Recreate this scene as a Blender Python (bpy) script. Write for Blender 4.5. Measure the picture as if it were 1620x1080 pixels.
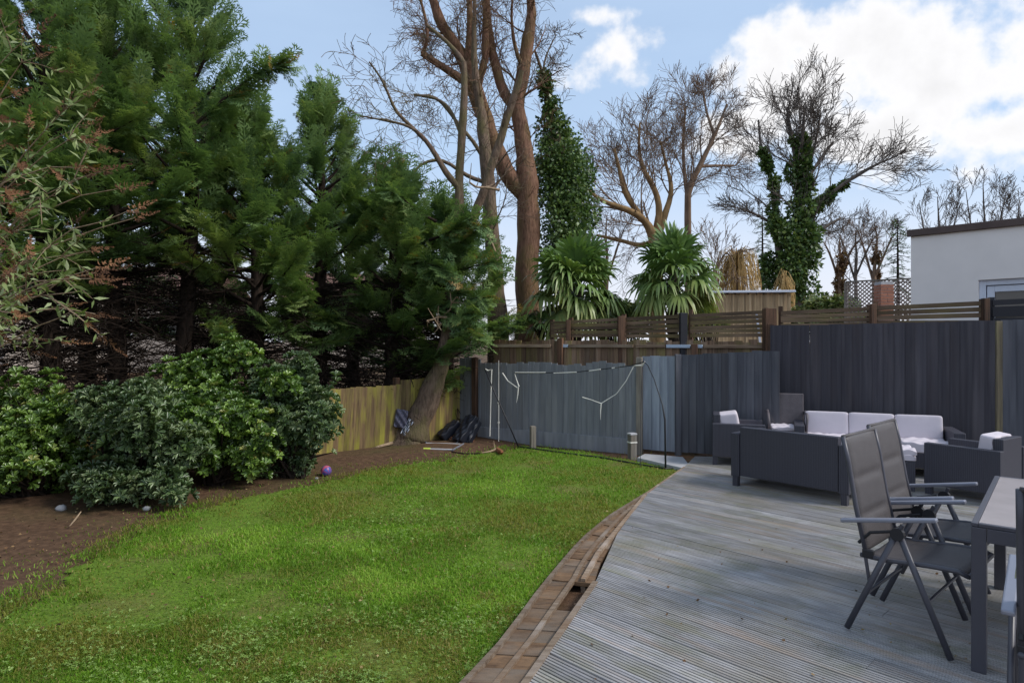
import bpy, bmesh, math, random
import numpy as np
from mathutils import Vector, Matrix
from math import radians, pi, sin, cos

for o in list(bpy.data.objects):
    bpy.data.objects.remove(o)
SC = bpy.context.scene
COL = SC.collection
RNG = np.random.default_rng(7)
random.seed(7)

# ------------------------------------------------------------------ camera
CAM_H, FPX = 1.64, 1000.0
cam_d = bpy.data.cameras.new('camera')
cam = bpy.data.objects.new('camera', cam_d)
COL.objects.link(cam)
cam.location = (0, 0, CAM_H)
cam.rotation_euler = (radians(90), 0, 0)
cam_d.sensor_width = 36.0
cam_d.lens = 36.0 * FPX / 1620.0
cam_d.clip_start = 0.05
cam_d.clip_end = 5000
SC.camera = cam

# ------------------------------------------------------------------ world
SUN_EL, SUN_AZ = 44.0, 108.0     # azimuth clockwise from +Y: the sun stands to the right of the camera
world = bpy.data.worlds.new('World')
SC.world = world
world.use_nodes = True
wt = world.node_tree
wt.nodes.clear()


def nd(nt, typ, ins=None, **props):
    n = nt.nodes.new(typ)
    for k, v in props.items():
        setattr(n, k, v)
    for k, v in (ins or {}).items():
        s = n.inputs[k]
        if isinstance(v, bpy.types.NodeSocket):
            nt.links.new(v, s)
        elif isinstance(v, bpy.types.Node):
            nt.links.new(v.outputs[0], s)
        else:
            s.default_value = v
    return n


def mth(nt, op, a, b=None, c=None, clamp=False):
    n = nt.nodes.new('ShaderNodeMath')
    n.operation = op
    n.use_clamp = clamp
    for i, v in enumerate((a, b, c)):
        if v is None:
            continue
        if isinstance(v, (bpy.types.NodeSocket,)):
            nt.links.new(v, n.inputs[i])
        elif isinstance(v, bpy.types.Node):
            nt.links.new(v.outputs[0], n.inputs[i])
        else:
            n.inputs[i].default_value = v
    return n.outputs[0]


def mixc(nt, fac, a, b, blend='MIX'):
    n = nt.nodes.new('ShaderNodeMix')
    n.data_type = 'RGBA'
    n.blend_type = blend
    for sock, v in ((n.inputs[0], fac), (n.inputs[6], a), (n.inputs[7], b)):
        if isinstance(v, bpy.types.NodeSocket):
            nt.links.new(v, sock)
        elif isinstance(v, bpy.types.Node):
            nt.links.new(v.outputs[0], sock)
        else:
            if sock.type == 'RGBA' and len(v) == 3:
                v = (*v, 1)
            sock.default_value = v
    return n.outputs[2]


def build_world():
    nt = wt
    sky = nt.nodes.new('ShaderNodeTexSky')
    sky.sky_type = 'NISHITA'
    sky.sun_disc = False
    sky.sun_elevation = radians(SUN_EL)
    sky.sun_rotation = radians(SUN_AZ)
    sky.altitude = 50
    sky.air_density = 1.0
    sky.dust_density = 1.2
    sky.ozone_density = 1.2
    tc = nt.nodes.new('ShaderNodeTexCoord')
    sep = nd(nt, 'ShaderNodeSeparateXYZ', {0: tc.outputs['Generated']})
    x, y, z = sep.outputs
    az = mth(nt, 'ARCTAN2', x, y)
    el = mth(nt, 'ARCSINE', z)
    # cumulus banks: (azimuth deg, elevation deg, half width, half height)
    banks = [(25, 20.8, 7.5, 4.0), (32.5, 20.6, 8.5, 4.8), (39, 19, 7, 3.6), (21, 17.5, 5, 2.2), (30, 16.2, 9, 2.3), (37, 14.8, 6, 2.0), (32, 13.2, 3.2, .8),
             (39, 12.2, 3.5, .9), (9.8, 24.3, 3.0, 1.2), (7.5, 22.6, 3.4, .9), (7, 27, 2.8, .6),
             (-48, 34, 9, 3), (-75, 24, 12, 4), (62, 28, 13, 5), (80, 18, 14, 4), (110, 28, 18, 6), (150, 22, 18, 6),
             (-115, 25, 16, 5), (-150, 33, 20, 7), (175, 45, 20, 8), (-60, 55, 20, 8), (60, 58, 22, 8)]
    nz = nd(nt, 'ShaderNodeTexNoise', {'Vector': tc.outputs['Generated'], 'Scale': 9.0, 'Detail': 8.0, 'Roughness': 0.55})
    nzb = nd(nt, 'ShaderNodeTexNoise', {'Vector': tc.outputs['Generated'], 'Scale': 26.0, 'Detail': 6.0, 'Roughness': 0.55})
    wob = mth(nt, 'ADD', mth(nt, 'MULTIPLY', mth(nt, 'SUBTRACT', nz.outputs[0], 0.5), 4.2),
              mth(nt, 'MULTIPLY', mth(nt, 'SUBTRACT', nzb.outputs[0], 0.5), 2.2))
    dens = None
    for (a, e, sa, se) in banks:
        wgt = 0.28 if se < 1.5 else 1.0
        da = mth(nt, 'DIVIDE', mth(nt, 'SUBTRACT', az, radians(a)), radians(sa))
        de = mth(nt, 'DIVIDE', mth(nt, 'SUBTRACT', el, radians(e)), radians(se))
        q = mth(nt, 'ADD', mth(nt, 'MULTIPLY', da, da), mth(nt, 'MULTIPLY', de, de))
        g = mth(nt, 'MULTIPLY', mth(nt, 'SUBTRACT', 1.0, q), wgt)
        dens = g if dens is None else mth(nt, 'SMOOTH_MAX', dens, g, 0.5)
    dens = mth(nt, 'MAXIMUM', dens, -1.6)
    d2 = mth(nt, 'ADD', dens, wob)
    cov = nd(nt, 'ShaderNodeMapRange', {'Value': d2, 'From Min': -0.4, 'From Max': 0.7}, interpolation_type='SMOOTHSTEP')
    # thin high veil
    mp = nd(nt, 'ShaderNodeMapping', {'Vector': tc.outputs['Generated'], 'Scale': (1.0, 1.0, 3.5)})
    vz = nd(nt, 'ShaderNodeTexNoise', {'Vector': mp.outputs[0], 'Scale': 2.2, 'Detail': 5.0, 'Roughness': 0.5})
    veil = nd(nt, 'ShaderNodeMapRange', {'Value': vz.outputs[0], 'From Min': 0.3, 'From Max': 0.75, 'To Min': 0.55, 'To Max': 0.8})
    hz = nd(nt, 'ShaderNodeMapRange', {'Value': el, 'From Min': radians(17), 'From Max': radians(1), 'To Min': 0.0, 'To Max': 0.72}, interpolation_type='SMOOTHSTEP')
    shade = nd(nt, 'ShaderNodeMapRange', {'Value': d2, 'From Min': 0.25, 'From Max': 1.8, 'To Min': 1.0, 'To Max': 0.86})
    skyc = mixc(nt, 1.0, sky.outputs[0], (1.0, 1.0, 1.0), 'MULTIPLY')
    veilc = (3.3, 4.3, 5.7)
    hzc = (5.3, 5.2, 5.6)
    c1 = mixc(nt, veil.outputs[0], skyc, veilc)
    c2 = mixc(nt, hz.outputs[0], c1, hzc)
    cl = nd(nt, 'ShaderNodeVectorMath', {0: (5.9, 5.85, 5.9)}, operation='SCALE')
    nt.links.new(shade.outputs[0], cl.inputs['Scale'])
    c3 = mixc(nt, mth(nt, 'MULTIPLY', cov.outputs[0], 0.97), c2, cl.outputs[0])
    bg = nd(nt, 'ShaderNodeBackground', {'Color': c3, 'Strength': 0.1})
    out = nt.nodes.new('ShaderNodeOutputWorld')
    nt.links.new(bg.outputs[0], out.inputs[0])


build_world()
sun_d = bpy.data.lights.new('sun', 'SUN')
sun_d.energy = 1.7
sun_d.angle = radians(14)
sun_d.color = (1.0, 0.95, 0.88)
sun = bpy.data.objects.new('sun', sun_d)
COL.objects.link(sun)
_sd = Vector((sin(radians(SUN_AZ)) * cos(radians(SUN_EL)), cos(radians(SUN_AZ)) * cos(radians(SUN_EL)), sin(radians(SUN_EL))))
sun.rotation_euler = _sd.to_track_quat('Z', 'Y').to_euler()
sun.location = _sd * 60
SC.view_settings.view_transform = 'Standard'
SC.view_settings.look = 'None'
SC.view_settings.gamma = 1
SC.view_settings.exposure = 0.84
SC.render.engine = 'CYCLES'
SC.cycles.max_bounces = 6
SC.cycles.transparent_max_bounces = 6

# ------------------------------------------------------------------ helpers
LAWN_Z = -0.06


def PX(x, y, Z):
    """photo pixel at depth Z -> point"""
    return np.array([(x - 810.0) / FPX * Z, Z, CAM_H - (y - 540.0) / FPX * Z])


def G(x, y, h=0.0):
    """photo pixel that lies on a level surface of height h"""
    Z = (CAM_H - h) * FPX / (y - 540.0)
    return np.array([(x - 810.0) / FPX * Z, Z, h])


def new_mat(name):
    m = bpy.data.materials.new(name)
    m.use_nodes = True
    m.node_tree.nodes.clear()
    return m, m.node_tree


def finish(nt, bsdf):
    o = nt.nodes.new('ShaderNodeOutputMaterial')
    nt.links.new(bsdf if isinstance(bsdf, bpy.types.NodeSocket) else bsdf.outputs[0], o.inputs[0])


def ramp(nt, fac, stops):
    r = nt.nodes.new('ShaderNodeValToRGB')
    el = r.color_ramp.elements
    while len(el) < len(stops):
        el.new(0.5)
    for e, (p, c) in zip(el, stops):
        e.position = p
        e.color = (*c, 1)
    nt.links.new(fac, r.inputs[0])
    return r.outputs[0]


def coords(nt, scale=(1, 1, 1), rnd=True, kind='Object'):
    tc = nt.nodes.new('ShaderNodeTexCoord')
    v = tc.outputs[kind]
    if rnd:
        oi = nt.nodes.new('ShaderNodeObjectInfo')
        off = nd(nt, 'ShaderNodeVectorMath', {0: (37.1, 91.7, 53.3)}, operation='SCALE')
        nt.links.new(oi.outputs['Random'], off.inputs['Scale'])
        v = nd(nt, 'ShaderNodeVectorMath', {0: v, 1: off.outputs[0]}, operation='ADD').outputs[0]
    return nd(nt, 'ShaderNodeMapping', {'Vector': v, 'Scale': scale}).outputs[0]


def noise(nt, vec, scale, detail=5.0, rough=0.55):
    return nd(nt, 'ShaderNodeTexNoise', {'Vector': vec, 'Scale': scale, 'Detail': detail, 'Roughness': rough}).outputs[0]


def mrange(nt, v, a, b, c=0.0, d=1.0):
    return nd(nt, 'ShaderNodeMapRange', {'Value': v, 'From Min': a, 'From Max': b, 'To Min': c, 'To Max': d}).outputs[0]


def leaf_mat(name, stops, rough=0.5, trans=0.3, spec=0.35):
    m, nt = new_mat(name)
    at = nd(nt, 'ShaderNodeAttribute', attribute_name='tint')
    col = ramp(nt, at.outputs['Fac'], stops)
    p = nd(nt, 'ShaderNodeBsdfPrincipled', {'Base Color': col, 'Roughness': rough, 'Specular IOR Level': spec})
    t = nd(nt, 'ShaderNodeBsdfTranslucent', {'Color': mixc(nt, 1.0, col, (1.15, 1.2, 0.6), 'MULTIPLY')})
    mx = nd(nt, 'ShaderNodeMixShader', {0: trans, 1: p.outputs[0], 2: t.outputs[0]})
    finish(nt, mx)
    return m


def bark_mat(name, c1, c2, c3=None, scale=6.0, bump=0.6, moss=0.0):
    m, nt = new_mat(name)
    v = coords(nt, (1, 1, 0.25), rnd=False)
    n1 = noise(nt, v, scale * 3, 7, 0.65)
    n2 = noise(nt, coords(nt, (1, 1, 0.6), rnd=False), scale * 0.35, 3)
    col = mixc(nt, mrange(nt, n1, 0.3, 0.7), c1, c2)
    if c3:
        col = mixc(nt, mrange(nt, n2, 0.45, 0.65, 0, 0.75), col, c3)
    b = nd(nt, 'ShaderNodeBump', {'Height': n1, 'Strength': bump, 'Distance': 0.03})
    p = nd(nt, 'ShaderNodeBsdfPrincipled', {'Base Color': col, 'Roughness': 0.9, 'Normal': b.outputs[0], 'Specular IOR Level': 0.2})
    finish(nt, p)
    return m


def plain_mat(name, col, rough=0.5, metal=0.0, var=0.12, scale=20.0, bump=0.1, spec=0.4):
    m, nt = new_mat(name)
    v = coords(nt)
    n = noise(nt, v, scale, 5)
    big = noise(nt, v, scale * 0.12, 3)
    f = mth(nt, 'ADD', mth(nt, 'MULTIPLY', mth(nt, 'SUBTRACT', n, 0.5), var * 1.5), mth(nt, 'MULTIPLY', mth(nt, 'SUBTRACT', big, 0.5), var * 2.0))
    cc = nd(nt, 'ShaderNodeVectorMath', {0: col}, operation='SCALE')
    nt.links.new(mth(nt, 'ADD', f, 1.0), cc.inputs['Scale'])
    b = nd(nt, 'ShaderNodeBump', {'Height': n, 'Strength': bump, 'Distance': 0.01})
    p = nd(nt, 'ShaderNodeBsdfPrincipled', {'Base Color': cc.outputs[0], 'Roughness': rough, 'Metallic': metal, 'Normal': b.outputs[0], 'Specular IOR Level': spec})
    finish(nt, p)
    return m


def wood_mat(name, base, dark, streak, grain=(1, 14, 14), stain=None, stain_amt=0.5, rough=0.75, rnd_amt=0.35, axis_scale=1.0):
    """weathered timber; grain runs along the axis with the small scale"""
    m, nt = new_mat(name)
    v = coords(nt, grain)
    n1 = noise(nt, v, 3.0 * axis_scale, 7, 0.6)
    n2 = noise(nt, coords(nt, tuple(0.35 * g + 0.5 for g in grain)), 1.4, 4)
    col = mixc(nt, mrange(nt, n1, 0.32, 0.68), dark, base)
    col = mixc(nt, mrange(nt, n2, 0.5, 0.72, 0, 0.8), col, streak)
    if stain:
        n3 = noise(nt, coords(nt, tuple(0.15 * g + 0.6 for g in grain)), 1.7, 4)
        col = mixc(nt, mrange(nt, n3, 0.47, 0.66, 0, stain_amt), col, stain)
    oi = nt.nodes.new('ShaderNodeObjectInfo')
    s = nd(nt, 'ShaderNodeVectorMath', {0: col}, operation='SCALE')
    nt.links.new(mrange(nt, oi.outputs['Random'], 0, 1, 1 - rnd_amt, 1 + rnd_amt), s.inputs['Scale'])
    b = nd(nt, 'ShaderNodeBump', {'Height': n1, 'Strength': 0.35, 'Distance': 0.006})
    p = nd(nt, 'ShaderNodeBsdfPrincipled', {'Base Color': s.outputs[0], 'Roughness': rough, 'Normal': b.outputs[0], 'Specular IOR Level': 0.3})
    finish(nt, p)
    return m


def link(o, parent=None):
    COL.objects.link(o)
    if parent is not None:
        o.parent = parent
    return o


def np_mesh(name, V, F, smooth=False, tint=None):
    V = np.asarray(V, dtype=np.float32)
    F = np.asarray(F, dtype=np.int32)
    me = bpy.data.meshes.new(name)
    n, k = F.shape
    me.vertices.add(len(V))
    me.vertices.foreach_set('co', V.ravel())
    me.loops.add(n * k)
    me.loops.foreach_set('vertex_index', F.ravel())
    me.polygons.add(n)
    me.polygons.foreach_set('loop_start', np.arange(0, n * k, k, dtype=np.int32))
    me.polygons.foreach_set('loop_total', np.full(n, k, dtype=np.int32))
    if smooth:
        me.polygons.foreach_set('use_smooth', np.ones(n, dtype=bool))
    me.update(calc_edges=True)
    if tint is not None:
        a = me.attributes.new('tint', 'FLOAT', 'POINT')
        a.data.foreach_set('value', np.asarray(tint, dtype=np.float32))
    return me


def mobj(name, me, mat, parent=None, kind=None):
    o = bpy.data.objects.new(name, me)
    if mat is not None and len(me.materials) == 0:
        me.materials.append(mat)
    link(o, parent)
    if kind:
        o['kind'] = kind
    return o


def tag(o, label, cat, group=None):
    o['label'] = label
    o['category'] = cat
    if group:
        o['group'] = group
    return o


def thing(name, label, cat, loc=(0, 0, 0), rotz=0.0, group=None):
    o = bpy.data.objects.new(name, None)
    o.empty_display_size = 0.2
    o.location = [float(c) for c in loc]
    o.rotation_euler = (0, 0, rotz)
    link(o)
    return tag(o, label, cat, group)


class MB:
    """collects simple shapes into one mesh"""
    def __init__(s):
        s.v, s.f = [], []

    def add(s, vs, fs):
        b = len(s.v)
        s.v += [tuple(float(c) for c in v) for v in vs]
        s.f += [tuple(b + i for i in f) for f in fs]
        return s

    def box(s, c, size, R=None):
        hx, hy, hz = [d / 2 for d in size]
        c = Vector([float(k) for k in c])
        vs = []
        for z in (-hz, hz):
            for (x, y) in ((-hx, -hy), (hx, -hy), (hx, hy), (-hx, hy)):
                p = Vector((x, y, z))
                vs.append((R @ p if R else p) + c)
        return s.add(vs, [(3, 2, 1, 0), (4, 5, 6, 7), (0, 1, 5, 4), (1, 2, 6, 5), (2, 3, 7, 6), (3, 0, 4, 7)])

    def bar(s, p0, p1, w, h, up=(0, 0, 1)):
        p0, p1 = Vector([float(k) for k in p0]), Vector([float(k) for k in p1])
        d = p1 - p0
        x = d.normalized()
        u = Vector(up)
        y = u.cross(x)
        if y.length < 1e-4:
            y = Vector((0, 1, 0)).cross(x)
        y.normalize()
        z = x.cross(y)
        R = Matrix((x, y, z)).transposed()
        return s.box((p0 + p1) / 2, (d.length, w, h), R)

    def tube(s, pts, rad, n=8, caps=True, flat=1.0):
        V, F = tube_np(pts, rad, n, flat)
        s.add(V, [tuple(f) for f in F])
        if caps:
            b = len(s.v) - len(V)
            s.f.append(tuple(b + i for i in range(n - 1, -1, -1)))
            m = len(V) - n
            s.f.append(tuple(b + m + i for i in range(n)))
        return s

    def prism(s, poly, z0, z1):
        n = len(poly)
        vs = [(p[0], p[1], z0) for p in poly] + [(p[0], p[1], z1) for p in poly]
        fs = [tuple(range(n - 1, -1, -1)), tuple(range(n, 2 * n))]
        fs += [(i, (i + 1) % n, n + (i + 1) % n, n + i) for i in range(n)]
        return s.add(vs, fs)

    def mesh(s, name, smooth=False):
        me = bpy.data.meshes.new(name)
        me.from_pydata(s.v, [], s.f)
        if smooth:
            me.polygons.foreach_set('use_smooth', np.ones(len(me.polygons), dtype=bool))
        me.update()
        return me

    def build(s, name, mat, parent=None, bevel=0.0, smooth=False, seg=2):
        o = mobj(name, s.mesh(name, smooth), mat, parent)
        if bevel:
            md = o.modifiers.new('bevel', 'BEVEL')
            md.width = bevel
            md.segments = seg
            md.limit_method = 'ANGLE'
            md.angle_limit = radians(40)
        return o


def tube_np(pts, rad, n=6, flat=1.0):
    pts = np.asarray(pts, dtype=float)
    m = len(pts)
    rad = np.broadcast_to(np.asarray(rad, dtype=float), (m,))
    t = np.gradient(pts, axis=0)
    t /= np.linalg.norm(t, axis=1, keepdims=True) + 1e-9
    ref = np.array([0.0, 0.0, 1.0]) if abs(t[:, 2]).mean() < 0.8 else np.array([0.0, 1.0, 0.0])
    a = np.cross(t, ref)
    a /= np.linalg.norm(a, axis=1, keepdims=True) + 1e-9
    b = np.cross(t, a)
    th = np.linspace(0, 2 * pi, n, endpoint=False)
    V = pts[:, None, :] + rad[:, None, None] * (np.cos(th)[None, :, None] * a[:, None, :] + flat * np.sin(th)[None, :, None] * b[:, None, :])
    i = np.arange(m - 1)[:, None] * n
    j = np.arange(n)[None, :]
    F = np.stack([i + j, i + (j + 1) % n, i + n + (j + 1) % n, i + n + j], -1).reshape(-1, 4)
    return V.reshape(-1, 3), F


class TB:
    """many tubes into one numpy mesh"""
    def __init__(s):
        s.V, s.F, s.n = [], [], 0

    def add(s, pts, rad, n):
        V, F = tube_np(pts, rad, n)
        s.V.append(V)
        s.F.append(F + s.n)
        s.n += len(V)

    def mesh(s, name, smooth=True):
        return np_mesh(name, np.concatenate(s.V), np.concatenate(s.F), smooth)


def vnoise(x, y, seed=0):
    r = np.random.default_rng(seed).random((64, 64))
    xi, yi = np.floor(x).astype(int), np.floor(y).astype(int)
    fx, fy = x - xi, y - yi
    fx, fy = fx * fx * (3 - 2 * fx), fy * fy * (3 - 2 * fy)
    g = lambda a, b: r[a % 64, b % 64]
    return (g(xi, yi) * (1 - fx) + g(xi + 1, yi) * fx) * (1 - fy) + (g(xi, yi + 1) * (1 - fx) + g(xi + 1, yi + 1) * fx) * fy


def in_poly(x, y, poly):
    c = np.zeros(x.shape, dtype=bool)
    n = len(poly)
    for i in range(n):
        x0, y0 = poly[i][:2]
        x1, y1 = poly[(i + 1) % n][:2]
        if y0 == y1:
            continue
        k = ((y0 > y) != (y1 > y)) & (x < (x1 - x0) * (y - y0) / (y1 - y0) + x0)
        c ^= k
    return c


def basis(d, roll):
    """(N,3) directions + roll -> (N,3,3) with columns x=d, y, z"""
    d = d / (np.linalg.norm(d, axis=1, keepdims=True) + 1e-9)
    up = np.tile(np.array([0, 0, 1.0]), (len(d), 1))
    up[np.abs(d[:, 2]) > 0.97] = (0, 1, 0)
    y = np.cross(up, d)
    y /= np.linalg.norm(y, axis=1, keepdims=True) + 1e-9
    z = np.cross(d, y)
    c, s = np.cos(roll)[:, None], np.sin(roll)[:, None]
    return np.stack([d, y * c + z * s, z * c - y * s], axis=2)


def stamp(TV, TF, R, P, S, tint, tt=None):
    """copies of a small template: rotations R (N,3,3), places P, sizes S"""
    N = len(P)
    V = np.einsum('nij,kj->nki', R, TV) * np.asarray(S).reshape(N, 1, 1) + P[:, None, :]
    F = TF[None] + (np.arange(N) * len(TV))[:, None, None]
    T = np.repeat(np.asarray(tint)[:, None], len(TV), 1)
    if tt is not None:
        T = T + tt[None, :]
    return V.reshape(-1, 3), F.reshape(-1, TF.shape[1]), np.clip(T, 0, 1).ravel()


def merge(parts):
    V, F, T, b = [], [], [], 0
    for v, f, t in parts:
        V.append(v); F.append(f + b); T.append(t); b += len(v)
    return np.concatenate(V), np.concatenate(F), np.concatenate(T)


def cushion_mesh(name, w, d, h, seed=0, n=17, puff=0.09, wr=0.009):
    """soft box cushion lying flat, origin at its bottom centre"""
    g = np.linspace(-1, 1, n)
    A, B = np.meshgrid(g, g, indexing='ij')
    O = np.ones_like(A)
    V, F, b = [], [], 0
    for (x, y, z) in ((A, B, O), (B, A, -O), (O, A, B), (-O, B, A), (B, O, A), (A, -O, B)):
        V.append(np.stack([x, y, z], -1).reshape(-1, 3))
        idx = np.arange(n * n).reshape(n, n) + b
        F.append(np.stack([idx[:-1, :-1], idx[1:, :-1], idx[1:, 1:], idx[:-1, 1:]], -1).reshape(-1, 4))
        b += n * n
    V = np.concatenate(V)
    q = V / (np.sum(np.abs(V) ** 14, axis=1, keepdims=True) ** (1 / 14.0))
    thick = 1 + puff * (1 - q[:, 0] ** 2) * (1 - q[:, 1] ** 2)
    r = np.random.default_rng(seed)
    wv = wr * (np.sin(q[:, 0] * 5 + q[:, 1] * 7 + r.random() * 6) + np.sin(q[:, 0] * 11 - q[:, 1] * 6 + r.random() * 6) * 0.6)
    P = np.stack([q[:, 0] * w / 2, q[:, 1] * d / 2, q[:, 2] * h / 2 * thick + wv * (q[:, 2] > 0) + h / 2], -1)
    me = np_mesh(name, P, np.concatenate(F), True)
    bm = bmesh.new()
    bm.from_mesh(me)
    bmesh.ops.remove_doubles(bm, verts=bm.verts, dist=1e-4)
    bmesh.ops.recalc_face_normals(bm, faces=bm.faces)
    bm.to_mesh(me)
    bm.free()
    return me


# ------------------------------------------------------------------ materials
M = {}


def make_materials():
    # soil / ground
    m, nt = new_mat('soil')
    v = coords(nt, rnd=False)
    n1, n2 = noise(nt, v, 14, 8, 0.7), noise(nt, v, 0.8, 4)
    col = mixc(nt, mrange(nt, n1, 0.3, 0.7), (0.05, 0.027, 0.016), (0.15, 0.088, 0.052))
    col = mixc(nt, mrange(nt, n2, 0.48, 0.68, 0, 0.55), col, (0.07, 0.075, 0.022))
    b = nd(nt, 'ShaderNodeBump', {'Height': n1, 'Strength': 0.8, 'Distance': 0.03})
    finish(nt, nd(nt, 'ShaderNodeBsdfPrincipled', {'Base Color': col, 'Roughness': 0.9, 'Normal': b.outputs[0], 'Specular IOR Level': 0.2}))
    M['soil'] = m
    m, nt = new_mat('turf')
    v = coords(nt, rnd=False)
    n1, n2 = noise(nt, v, 40, 6, 0.7), noise(nt, v, 1.6, 5)
    col = mixc(nt, mrange(nt, n1, 0.3, 0.7), (0.055, 0.085, 0.014), (0.16, 0.26, 0.028))
    col = mixc(nt, mrange(nt, n2, 0.5, 0.68, 0, 0.7), col, (0.15, 0.125, 0.045))
    b = nd(nt, 'ShaderNodeBump', {'Height': n1, 'Strength': 0.7, 'Distance': 0.02})
    finish(nt, nd(nt, 'ShaderNodeBsdfPrincipled', {'Base Color': col, 'Roughness': 0.95, 'Normal': b.outputs[0], 'Specular IOR Level': 0.15}))
    M['turf'] = m
    M['grass'] = leaf_mat('grass', [(0.0, (0.34, 0.27, 0.10)), (0.12, (0.22, 0.23, 0.04)), (0.35, (0.105, 0.20, 0.018)), (0.7, (0.17, 0.33, 0.025)), (1.0, (0.29, 0.45, 0.06))], 0.5, 0.42, 0.2)
    M['clover'] = leaf_mat('clover', [(0.0, (0.10, 0.18, 0.025)), (0.6, (0.20, 0.31, 0.06)), (1.0, (0.31, 0.42, 0.13))], 0.5, 0.25)
    M['conifer'] = leaf_mat('conifer', [(0.0, (0.043, 0.084, 0.037)), (0.35, (0.090, 0.161, 0.062)), (0.7, (0.181, 0.283, 0.093)), (0.97, (0.300, 0.384, 0.135)), (1.0, (0.361, 0.235, 0.062))], 0.5, 0.3)
    M['dead_frond'] = leaf_mat('dead_frond', [(0.0, (0.05, 0.022, 0.010)), (1.0, (0.14, 0.065, 0.025))], 0.8, 0.1)
    M['shrub_green'] = leaf_mat('shrub_green', [(0.0, (0.05, 0.095, 0.022)), (0.45, (0.115, 0.205, 0.038)), (0.9, (0.22, 0.33, 0.065)), (1.0, (0.32, 0.33, 0.10))], 0.3, 0.2, 0.5)
    M['shrub_grey'] = leaf_mat('shrub_grey', [(0.0, (0.050, 0.088, 0.033)), (0.5, (0.116, 0.182, 0.072)), (1.0, (0.275, 0.341, 0.176))], 0.32, 0.15, 0.5)
    M['buddleia'] = leaf_mat('buddleia', [(0.0, (0.138, 0.196, 0.057)), (0.5, (0.253, 0.333, 0.115)), (1.0, (0.437, 0.494, 0.276))], 0.5, 0.3)
    M['panicle'] = leaf_mat('panicle', [(0.0, (0.09, 0.042, 0.022)), (1.0, (0.26, 0.13, 0.065))], 0.9, 0.05)
    M['ivy'] = leaf_mat('ivy', [(0.0, (0.037, 0.075, 0.022)), (0.5, (0.094, 0.163, 0.044)), (1.0, (0.200, 0.275, 0.075))], 0.35, 0.15, 0.5)
    M['palm'] = leaf_mat('palm', [(0.0, (0.050, 0.100, 0.030)), (0.4, (0.120, 0.210, 0.055)), (0.75, (0.240, 0.310, 0.100)), (1.0, (0.450, 0.420, 0.150))], 0.4, 0.2, 0.4)
    M['garden_shrub'] = leaf_mat('garden_shrub', [(0.0, (0.06, 0.10, 0.03)), (0.5, (0.15, 0.20, 0.06)), (1.0, (0.30, 0.29, 0.13))], 0.5, 0.2)
    M['straw'] = leaf_mat('straw', [(0.0, (0.17, 0.10, 0.04)), (1.0, (0.42, 0.27, 0.12))], 0.8, 0.2)
    M['fallen'] = leaf_mat('fallen', [(0.0, (0.05, 0.03, 0.02)), (0.6, (0.19, 0.10, 0.04)), (1.0, (0.35, 0.27, 0.13))], 0.8, 0.1)
    M['bark'] = bark_mat('bark', (0.072, 0.048, 0.034), (0.230, 0.164, 0.120), (0.128, 0.115, 0.048), 9, 1.0)
    M['bark_red'] = bark_mat('bark_red', (0.096, 0.049, 0.031), (0.272, 0.155, 0.102), (0.160, 0.112, 0.048), 9, 1.0)
    M['bark_dark'] = bark_mat('bark_dark', (0.012, 0.009, 0.007), (0.045, 0.03, 0.022))
    M['bark_far'] = bark_mat('bark_far', (0.11, 0.072, 0.05), (0.26, 0.18, 0.125), scale=2)
    M['bark_gold'] = bark_mat('bark_gold', (0.135, 0.083, 0.036), (0.324, 0.211, 0.104), scale=2)
    M['bark_grey'] = bark_mat('bark_grey', (0.07, 0.06, 0.055), (0.17, 0.145, 0.125), scale=2)
    M['twig_gold'] = bark_mat('twig_gold', (0.30, 0.19, 0.07), (0.52, 0.36, 0.16), scale=2)
    M['twig_pale'] = bark_mat('twig_pale', (0.18, 0.12, 0.08), (0.40, 0.30, 0.20))
    # timber
    M['deck'] = None
    m, nt = new_mat('deck')
    v = coords(nt, (1.2, 9, 9))
    n1 = noise(nt, v, 3.0, 8, 0.65)
    n2 = noise(nt, coords(nt, (0.6, 5, 5)), 1.5, 5)
    n3 = noise(nt, coords(nt, (1.2, 4, 4)), 1.3, 4)
    col = mixc(nt, mrange(nt, n1, 0.3, 0.7), (0.19, 0.182, 0.18), (0.39, 0.382, 0.39))
    col = mixc(nt, mrange(nt, n2, 0.54, 0.74, 0, 0.6), col, (0.33, 0.225, 0.15))
    col = mixc(nt, mrange(nt, n3, 0.54, 0.74, 0, 0.6), col, (0.20, 0.19, 0.10))
    gp = nt.nodes.new('ShaderNodeNewGeometry')
    w1, w2 = noise(nt, gp.outputs['Position'], 1.1, 5, .6), noise(nt, nd(nt, 'ShaderNodeVectorMath', {0: gp.outputs['Position'], 1: (31.0, 17.0, 5.0)}, operation='ADD').outputs[0], 2.3, 5, .65)
    col = mixc(nt, mrange(nt, w1, 0.47, 0.66, 0, 0.5), col, (0.25, 0.215, 0.15))
    col = mixc(nt, mrange(nt, w2, 0.52, 0.68, 0, 0.5), col, (0.16, 0.165, 0.10))
    oi = nt.nodes.new('ShaderNodeObjectInfo')
    s = nd(nt, 'ShaderNodeVectorMath', {0: col}, operation='SCALE')
    nt.links.new(mrange(nt, oi.outputs['Random'], 0, 1, 0.80, 1.22), s.inputs['Scale'])
    b = nd(nt, 'ShaderNodeBump', {'Height': n1, 'Strength': 0.3, 'Distance': 0.004})
    rg = mrange(nt, n2, 0.3, 0.7, 0.38, 0.65)
    finish(nt, nd(nt, 'ShaderNodeBsdfPrincipled', {'Base Color': s.outputs[0], 'Roughness': rg, 'Normal': b.outputs[0], 'Specular IOR Level': 0.4}))
    M['deck'] = m
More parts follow.
